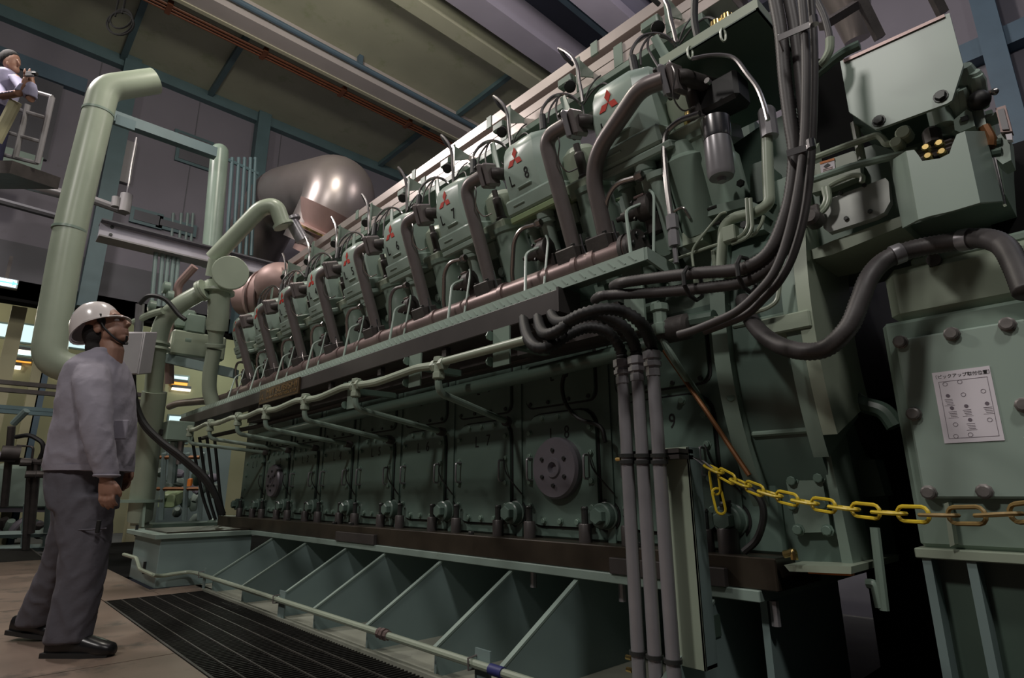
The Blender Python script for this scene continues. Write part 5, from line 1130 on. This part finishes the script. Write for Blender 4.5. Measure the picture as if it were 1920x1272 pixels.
# ================================================================== people
NH = V((-math.sin(YAW), math.cos(YAW), 0)); RH = V((math.cos(YAW), math.sin(YAW), 0))
from mathutils import noise as mnoise
def fuse(mb_, name, m, parent, vox, smooth=4, fold=0.):
    me = bpy.data.meshes.new(name); org = ORG[parent.name]
    me.from_pydata([tuple(v-org) for v in mb_.v], [], mb_.f); bm = bmesh.new(); bm.from_mesh(me); bmesh.ops.recalc_face_normals(bm, faces=bm.faces); bm.to_mesh(me); bm.free()
    o = bpy.data.objects.new(name, me); COL.objects.link(o)
    r = o.modifiers.new('r', 'REMESH'); r.mode = 'VOXEL'; r.voxel_size = vox; s = o.modifiers.new('s', 'SMOOTH'); s.iterations = smooth; s.factor = .5
    bpy.context.view_layer.update(); m2 = bpy.data.meshes.new_from_object(o.evaluated_get(bpy.context.evaluated_depsgraph_get()))
    o.modifiers.clear(); o.data = m2
    if fold:                                     # cloth folds: shallow slanting ridges along the surface
        nr = [v.normal.copy() for v in m2.vertices]
        for v, n_ in zip(m2.vertices, nr):
            c = v.co; q_ = V((c.x*9+c.z*4, c.y*9-c.z*3, c.z*4)); h = mnoise.noise(q_)+.45*mnoise.noise(q_*2.3+V((3, 1, 7)))
            v.co = c+n_*(fold*(1-abs(h)*2.2))
    m2.shade_smooth(); m2.materials.clear(); m2.materials.append(m); o.parent = parent; ORG[o.name] = org; return o
def eloft(mb_, secs, n=20, sq=2.3):
    rs = []
    for c, a, b_, ra, rb in secs:
        ring = []
        for j in range(n):
            t = 2*math.pi*j/n; ct, st = math.cos(t), math.sin(t)
            ring.append(c+a*(ra*math.copysign(abs(ct)**(2/sq), ct))+b_*(rb*math.copysign(abs(st)**(2/sq), st)))
        rs.append(ring)
    mb_.rings(rs); return mb_
skin = mat('skin', (.31, .165, .115), .5, 0, .06, 20); hair = mat('hair_black', (.012, .010, .010), .85, 0, .2, 60, bump=.3, bscale=200)
jack = mat('work_jacket', (.28, .262, .31), .85, 0, .06, 6, bump=1., bscale=8); trous = mat('work_trousers', (.095, .09, .108), .85, 0, .08, 6, bump=1., bscale=8)
helm = mat('helmet_white', (.70, .65, .63), .22, 0, .05, 4, coat=.4); shoe = mat('shoe_black', (.012, .012, .013), .3, 0, .2, 20)
shirt2 = mat('shirt_lilac', (.36, .35, .50), .8, 0, .08, 6, bump=.3, bscale=15); navy = mat('navy_trousers', (.03, .03, .07), .8)
DM = 3.155
def M(px, py, off=0.):
    r = ray(px, py); return EYE+r*((DM+off)/r.dot(NH))
man = thing('person', 'worker in white helmet, pale grey jacket and dark grey trousers gazing up at the engine', 'person', V((-3.8, .55, 0)))
def ring(py, xb, xf, lat, off=0.): 
    a = M(xb, py, off); c = M(xf, py, off); return ((a+c)/2, (c-a).normalized(), NH, (c-a).length/2, lat)
# --- jacket
jk = MB()
eloft(jk, [ring(664, 172, 214, .085), ring(676, 156, 222, .13), ring(692, 146, 228, .185), ring(716, 136, 234, .20), ring(755, 127, 238, .20), ring(800, 117, 240, .195), ring(840, 108, 240, .19), ring(866, 99, 239, .185), ring(878, 97, 238, .18), ring(884, 102, 234, .165)])
def sleeve(mb_, pts): eloft(mb_, [(p, RH, NH, ra, rb) for p, ra, rb in pts], 16, 2.0)
sl = [(M(176, 680, -.08), .05, .05), (M(173, 692, -.14), .078, .065), (M(172, 715, -.185), .088, .075), (M(176, 760, -.22), .082, .075), (M(181, 805, -.235), .076, .07), (M(190, 845, -.235), .068, .062), (M(198, 880, -.23), .058, .053), (M(200, 896, -.23), .052, .048)]
sleeve(jk, sl)
sr = [(M(185, 688, .15), .08, .06), (M(195, 730, .20), .08, .07), (M(212, 790, .22), .07, .065), (M(225, 840, .2), .06, .055), (M(228, 872, .19), .052, .05)]
sleeve(jk, sr)
eloft(jk, [ring(668, 178, 214, .078), ring(656, 185, 220, .076)])           # standing collar
J = fuse(jk, 'jacket', jack, man, .010, 10, .006)
pk = MB(); pk.box(M(226, 806, -.15), (.012, .075, .10), (NH, RH, EZ), .004); pk.build('chest_pocket', jack, J)
cf = MB(); cf.tube([M(200, 892, -.23)+(RH*math.cos(a*.524)*.053+NH*math.sin(a*.524)*.049) for a in range(12)], .007, 6, closed=True); cf.build('cuff', jack, J)
hm = MB(); eloft(hm, [ring(874, 98, 239, .186), ring(884, 99, 238, .184)], 24); hm.build('waistband', jack, J)
# --- trousers
tr = MB()
eloft(tr, [ring(872, 104, 226, .155), ring(895, 102, 214, .165), ring(930, 104, 208, .17), ring(955, 108, 206, .165)])
def leg(mb_, pts): eloft(mb_, [(M(px, py, off), RH, NH, ra, rb) for px, py, off, ra, rb in pts], 16, 2.1)
leg(tr, [(156, 930, -.07, .150, .095), (158, 985, -.075, .130, .095), (158, 1030, -.08, .112, .088), (153, 1080, -.085, .104, .082), (143, 1130, -.09, .102, .08), (132, 1170, -.09, .104, .08), (127, 1205, -.09, .102, .078)])
leg(tr, [(148, 930, .09, .13, .09), (140, 990, .12, .12, .09), (126, 1040, .15, .11, .085), (106, 1085, .18, .102, .08), (86, 1125, .21, .098, .08), (66, 1172, .24, .096, .078)])
T = fuse(tr, 'trousers', trous, man, .010, 8, .007)
kn = MB(); kn.tube([M(116+i*8.4, 992+2*math.sin(i*.35), -.172+.02*abs(i-5)/5) for i in range(11)], .004, 5); kn.build('knee_seam', trous, T)
pe = MB(); pe.box(M(184, 988, -.175), (.012, .02, .06), (NH, RH, EZ), .003); pe.build('pocket_pen', ink, T, label='black pen clipped in the knee pocket')
# --- shoes
def shoe_(hx, hy, tx, ty, off, lift=0.):
    h = M(hx, hy, off); t = M(tx, ty, off); h.z = lift; t.z = 0.; d = (t-h); L = d.length; d.normalize(); s = d.cross(EZ).normalized(); b_ = MB()
    secs = [(h+d*(-.01)+EZ*.045, .03, .045), (h+d*.03+EZ*.055, .04, .055), (h+d*.10+EZ*.06, .042, .06), (h+d*(L*.55)+EZ*.048, .045, .048), (h+d*(L*.8)+EZ*.036, .047, .036), (h+d*(L*.95)+EZ*.03, .038, .028), (h+d*L+EZ*.026, .02, .018)]
    eloft(b_, [(c, s, EZ, a, e) for c, a, e in secs], 14, 2.4); o = b_.build('shoe', shoe, man, ang=60)
    b_ = MB(); b_.prism([h+s*.04-d*.02, h+d*(L*.6)+s*.05, h+d*(L*.95)+s*.03, h+d*(L*.95)-s*.03, h+d*(L*.6)-s*.05, h-s*.04-d*.02], EZ*.022); b_.build('sole', black, o)
shoe_(92, 1232, 216, 1213, -.09); shoe_(28, 1180, 112, 1190, .24, .03)
# --- body: head, neck, trunk, arms, hands and legs in one surface
bd = MB()
A1 = (RH*math.cos(.45)+EZ*math.sin(.45)).normalized(); A2 = (-RH*math.sin(.45)+EZ*math.cos(.45)).normalized()   # gaze and crown directions, head tipped back
hc_ = M(203, 618)
def hp_(a, s, u): return hc_+A1*a+NH*s+A2*u
bd.ball(hp_(-.01, 0, .035), (.098, .078, .105), 20, 14, (A1, NH, A2))
bd.ball(hp_(.035, 0, -.03), (.062, .062, .085), 18, 12, (A1, NH, A2))
bd.ball(hp_(.052, 0, -.088), (.034, .038, .026), 14, 10, (A1, NH, A2))         # chin
bd.ball(hp_(.078, 0, -.052), (.021, .026, .011), 12, 8, (A1, NH, A2)); bd.ball(hp_(.076, 0, -.067), (.02, .024, .010), 12, 8, (A1, NH, A2))   # lips
eloft(bd, [(hp_(.088, 0, .028), A1, NH, .012, .010), (hp_(.103, 0, -.005), A1, NH, .016, .013), (hp_(.110, 0, -.025), A1, NH, .016, .017), (hp_(.092, 0, -.035), A1, NH, .012, .016)], 10)   # nose
bd.ball(hp_(.080, 0, .045), (.018, .055, .014), 14, 8, (A1, NH, A2))             # brow
for s in (-1, 1):
    bd.ball(hp_(-.012, s*.079, -.01), (.022, .011, .033), 12, 8, (A1, NH, A2)); bd.ball(hp_(.06, s*.034, -.012), (.026, .022, .022), 12, 8, (A1, NH, A2)); bd.ball(hp_(.02, s*.052, -.05), (.045, .016, .035), 12, 8, (A1, NH, A2))
bd.tube([hp_(-.012, 0, -.04), M(211, 658), M(204, 685), M(188, 720)], [.056, .057, .064, .10], 16)
bd.tube([M(187, 715), M(184, 780), M(165, 860), M(155, 920)], [.11, .12, .12, .13], 16)
bd.tube([M(180, 700, -.1), M(172, 715, -.18), M(178, 790, -.23), M(199, 885, -.23), M(201, 902, -.23)], [.06, .055, .045, .034, .030], 12)
bd.tube([M(185, 700, .1), M(195, 730, .19), M(212, 790, .22), M(230, 872, .19)], [.06, .055, .045, .032], 12)
bd.tube([M(155, 930, -.07), M(158, 1030, -.08), M(132, 1190, -.09)], [.08, .065, .045], 12); bd.tube([M(150, 930, .09), M(126, 1040, .15), M(70, 1160, .24)], [.08, .065, .045], 12)
def hand(w, off, sgn):
    wr = M(*w, off)
    dn = (M(w[0]+1, w[1]+30, off)-wr).normalized(); a = RH
    eloft(bd, [(wr, a, NH, .030, .022), (wr+dn*.03, a, NH, .040, .022), (wr+dn*.062, a, NH, .043, .020), (wr+dn*.08, a, NH, .041, .016)], 12)
    for k, (o, L) in enumerate(((-.032, .062), (-.011, .072), (.011, .068), (.031, .055))):
        b0 = wr+dn*.076+a*o; b1 = b0+dn*L*.45-NH*.006*sgn; b2 = b1+dn*L*.40+NH*.014*sgn; b3 = b2+dn*L*.2+NH*.018*sgn
        bd.tube([b0-dn*.02, b0, b1, b2, b3], [.0095, .0098, .0095, .0085, .006], 8)
    bd.tube([wr+dn*.02+a*.030, wr+dn*.045+a*.05, wr+dn*.075+a*.056+NH*.012*sgn, wr+dn*.092+a*.05+NH*.02*sgn], [.013, .0125, .0105, .007], 8)
hand((200, 897), -.23, 1); hand((230, 872), .19, -1)
Bd = fuse(bd, 'body', skin, man, .0052, 2)
# eyes, brows, hair, strap, helmet
for s in (-1, 1):
    e = MB().ball(hp_(.076, s*.034, .012), (.012, .014, .008), 10, 8, (A1, NH, A2)).build('eye', white, man)
    MB().box(hp_(.085, s*.036, .036), (.008, .04, .008), (A1, NH, A2), .002).build('eyebrow', hair, man)
hr = MB(); hr.ball(hp_(-.05, 0, -.01), (.088, .082, .09), 18, 12, (A1, NH, A2)); hr.ball(hp_(-.085, 0, -.085), (.058, .065, .07), 16, 10, (A1, NH, A2)); hr.ball(hp_(-.085, 0, -.13), (.048, .055, .045), 14, 8, (A1, NH, A2))
for s in (-1, 1): hr.ball(hp_(.012, s*.066, .03), (.03, .014, .045), 10, 8, (A1, NH, A2))
fuse(hr, 'hair', hair, man, .008, 2)
st = MB()
for s in (-1, 1): st.tube(spline([hp_(.03, s*.082, .06), hp_(.018, s*.078, .0), hp_(.035, s*.068, -.06), hp_(.05, s*.045, -.105), hp_(.055, 0, -.122)], 4), .006, 6)
st.tube([hp_(.055, 0, -.118), hp_(.085, -.02, -.118), hp_(.10, -.03, -.10)], .006, 6); st.build('chin_strap', black, man)
# helmet
hb_ = M(182, 614); hl = MB(); rs = []
for i in range(15):
    t = i/14*math.pi/2; k = max(math.cos(t), .02)**.62; u = math.sin(t)**.95*.142
    rr = []
    for j in range(28):
        an = 2*math.pi*j/28; ca, sa = math.cos(an), math.sin(an)
        rr.append(hb_+A1*((.128 if ca > 0 else .140)*ca*k)+NH*(.112*sa*k)+A2*(u-(.028*max(0, -ca)*k)))
    rs.append(rr)
inner = [[hb_+(p-hb_)*.94 for p in r] for r in rs]
hl.rings(inner[::-1]+rs, cap=True)
Hm = hl.build('helmet', helm, man, ang=50)
bm2 = MB(); top = []; bot = []
for j in range(28):
    an = 2*math.pi*j/28; ca, sa = math.cos(an), math.sin(an); ex = .010+(.040 if ca > 0 else 0)*max(0, ca)**1.5
    o1 = hb_+A1*((.126 if ca > 0 else .138)*ca)+NH*(.110*sa)+A2*(-.028*max(0, -ca)); o2 = o1+(A1*ca+NH*sa)*ex-A2*(.006+.012*max(0, ca))
    top.append(o1); bot.append(o2)
bm2.rings([top, bot, [p-A2*.006 for p in bot], [p-A2*.008 for p in top]], cap=False, closed=True); bm2.build('brim', helm, Hm, ang=50)
rg = MB(); rg.tube([hb_+A1*(.105*math.cos(t))+A2*(.04+.101*math.sin(t)**.7) for t in [k/10*math.pi for k in range(11)]], .006, 6); rg.build('crown_ridge', helm, Hm)
# --- photographer on the balcony
DB = 6.7
def Q(px, py, off=0.): return P(px, py, d=DB+off)
ph = thing('person', 'person in a lilac work shirt on the balcony raising a camera', 'person', Q(-12, 330))
sh = MB()
def r2(py, xa, xb, lat, off=0): a = Q(xa, py, off); c = Q(xb, py, off); return ((a+c)/2, (c-a).normalized(), NH, (c-a).length/2, lat)
eloft(sh, [r2(134, 4, 26, .08), r2(142, -14, 34, .13), r2(160, -22, 34, .15), r2(180, -26, 26, .15), r2(205, -30, 18, .15)])
sleeve(sh, [(Q(28, 146, -.1), .07, .07), (Q(42, 168, -.2), .06, .06), (Q(58, 186, -.3), .058, .058), (Q(61, 168, -.34), .05, .05), (Q(60, 156, -.36), .042, .042)])
sleeve(sh, [(Q(-10, 148, -.05), .07, .07), (Q(5, 180, -.2), .06, .06), (Q(35, 175, -.35), .055, .055), (Q(46, 158, -.38), .042, .042)])
fuse(sh, 'shirt', shirt2, ph, .014, 3)
b_ = MB(); b_.ball(Q(22, 116), (.085, .075, .115), 16, 12, (RH, NH, EZ)); b_.ball(Q(28, 130), (.045, .05, .045), 12, 8, (RH, NH, EZ))
eloft(b_, [(Q(33, 112, -.02), RH, NH, .012, .012), (Q(37, 121, -.02), RH, NH, .016, .014), (Q(35, 124, -.02), RH, NH, .01, .01)], 8)
b_.tube([Q(20, 130), Q(12, 145), Q(5, 175), Q(-5, 215)], [.05, .055, .1, .1], 12); b_.ball(Q(14, 119, -.07), (.02, .012, .03), 8, 6)
b_.tube([Q(28, 146, -.1), Q(42, 168, -.2), Q(58, 186, -.3), Q(60, 156, -.36), Q(58, 148, -.36)], [.05, .045, .04, .032, .03], 10)
b_.tube([Q(-10, 148, -.05), Q(5, 180, -.2), Q(35, 175, -.35), Q(46, 158, -.38), Q(49, 148, -.38)], [.05, .045, .04, .032, .03], 10)
for wx, o_ in ((58, -.36), (49, -.38)):
    w_ = Q(wx, 147, o_); b_.ball(w_+EZ*.03, (.028, .035, .042), 10, 8, (RH, NH, EZ))
    for k in range(4): b_.tube([w_+EZ*(.03+.013*k)-NH*.02, w_+EZ*(.035+.013*k)-NH*.05+RH*.005, w_+EZ*(.035+.013*k)-NH*.06+RH*.03], [.009, .009, .007], 6)
    b_.tube([w_+EZ*.03+RH*.02, w_+EZ*.06+RH*.035, w_+EZ*.075+RH*.03], [.011, .010, .007], 6)
b_.tube([Q(-6, 210), Q(-14, 260), Q(-20, 310)], [.1, .075, .05], 10)
fuse(b_, 'body', skin, ph, .008, 2)
b_ = MB(); b_.ball(Q(18, 110, .01), (.10, .088, .11), 16, 10, (RH, NH, EZ)); fuse(b_, 'hair', hair, ph, .01, 2)
b_ = MB(); b_.tube([Q(-5, 200), Q(-10, 240), Q(-16, 285), Q(-22, 325)], [.15, .13, .11, .10], 14); b_.build('trousers', navy, ph)
cmr = thing('camera', 'small silver camera held up by the person on the balcony', 'camera', Q(57, 140, -.42))
c_ = Q(57, 139, -.42); MB().box(c_, (.10, .03, .065), (RH, NH, EZ), .006).build('camera_body', galv, cmr); MB().lathe(c_-NH*.0+RH*.03, RH, [(.022, 0), (.022, .04), (.018, .045)], 12).build('lens', black, cmr)
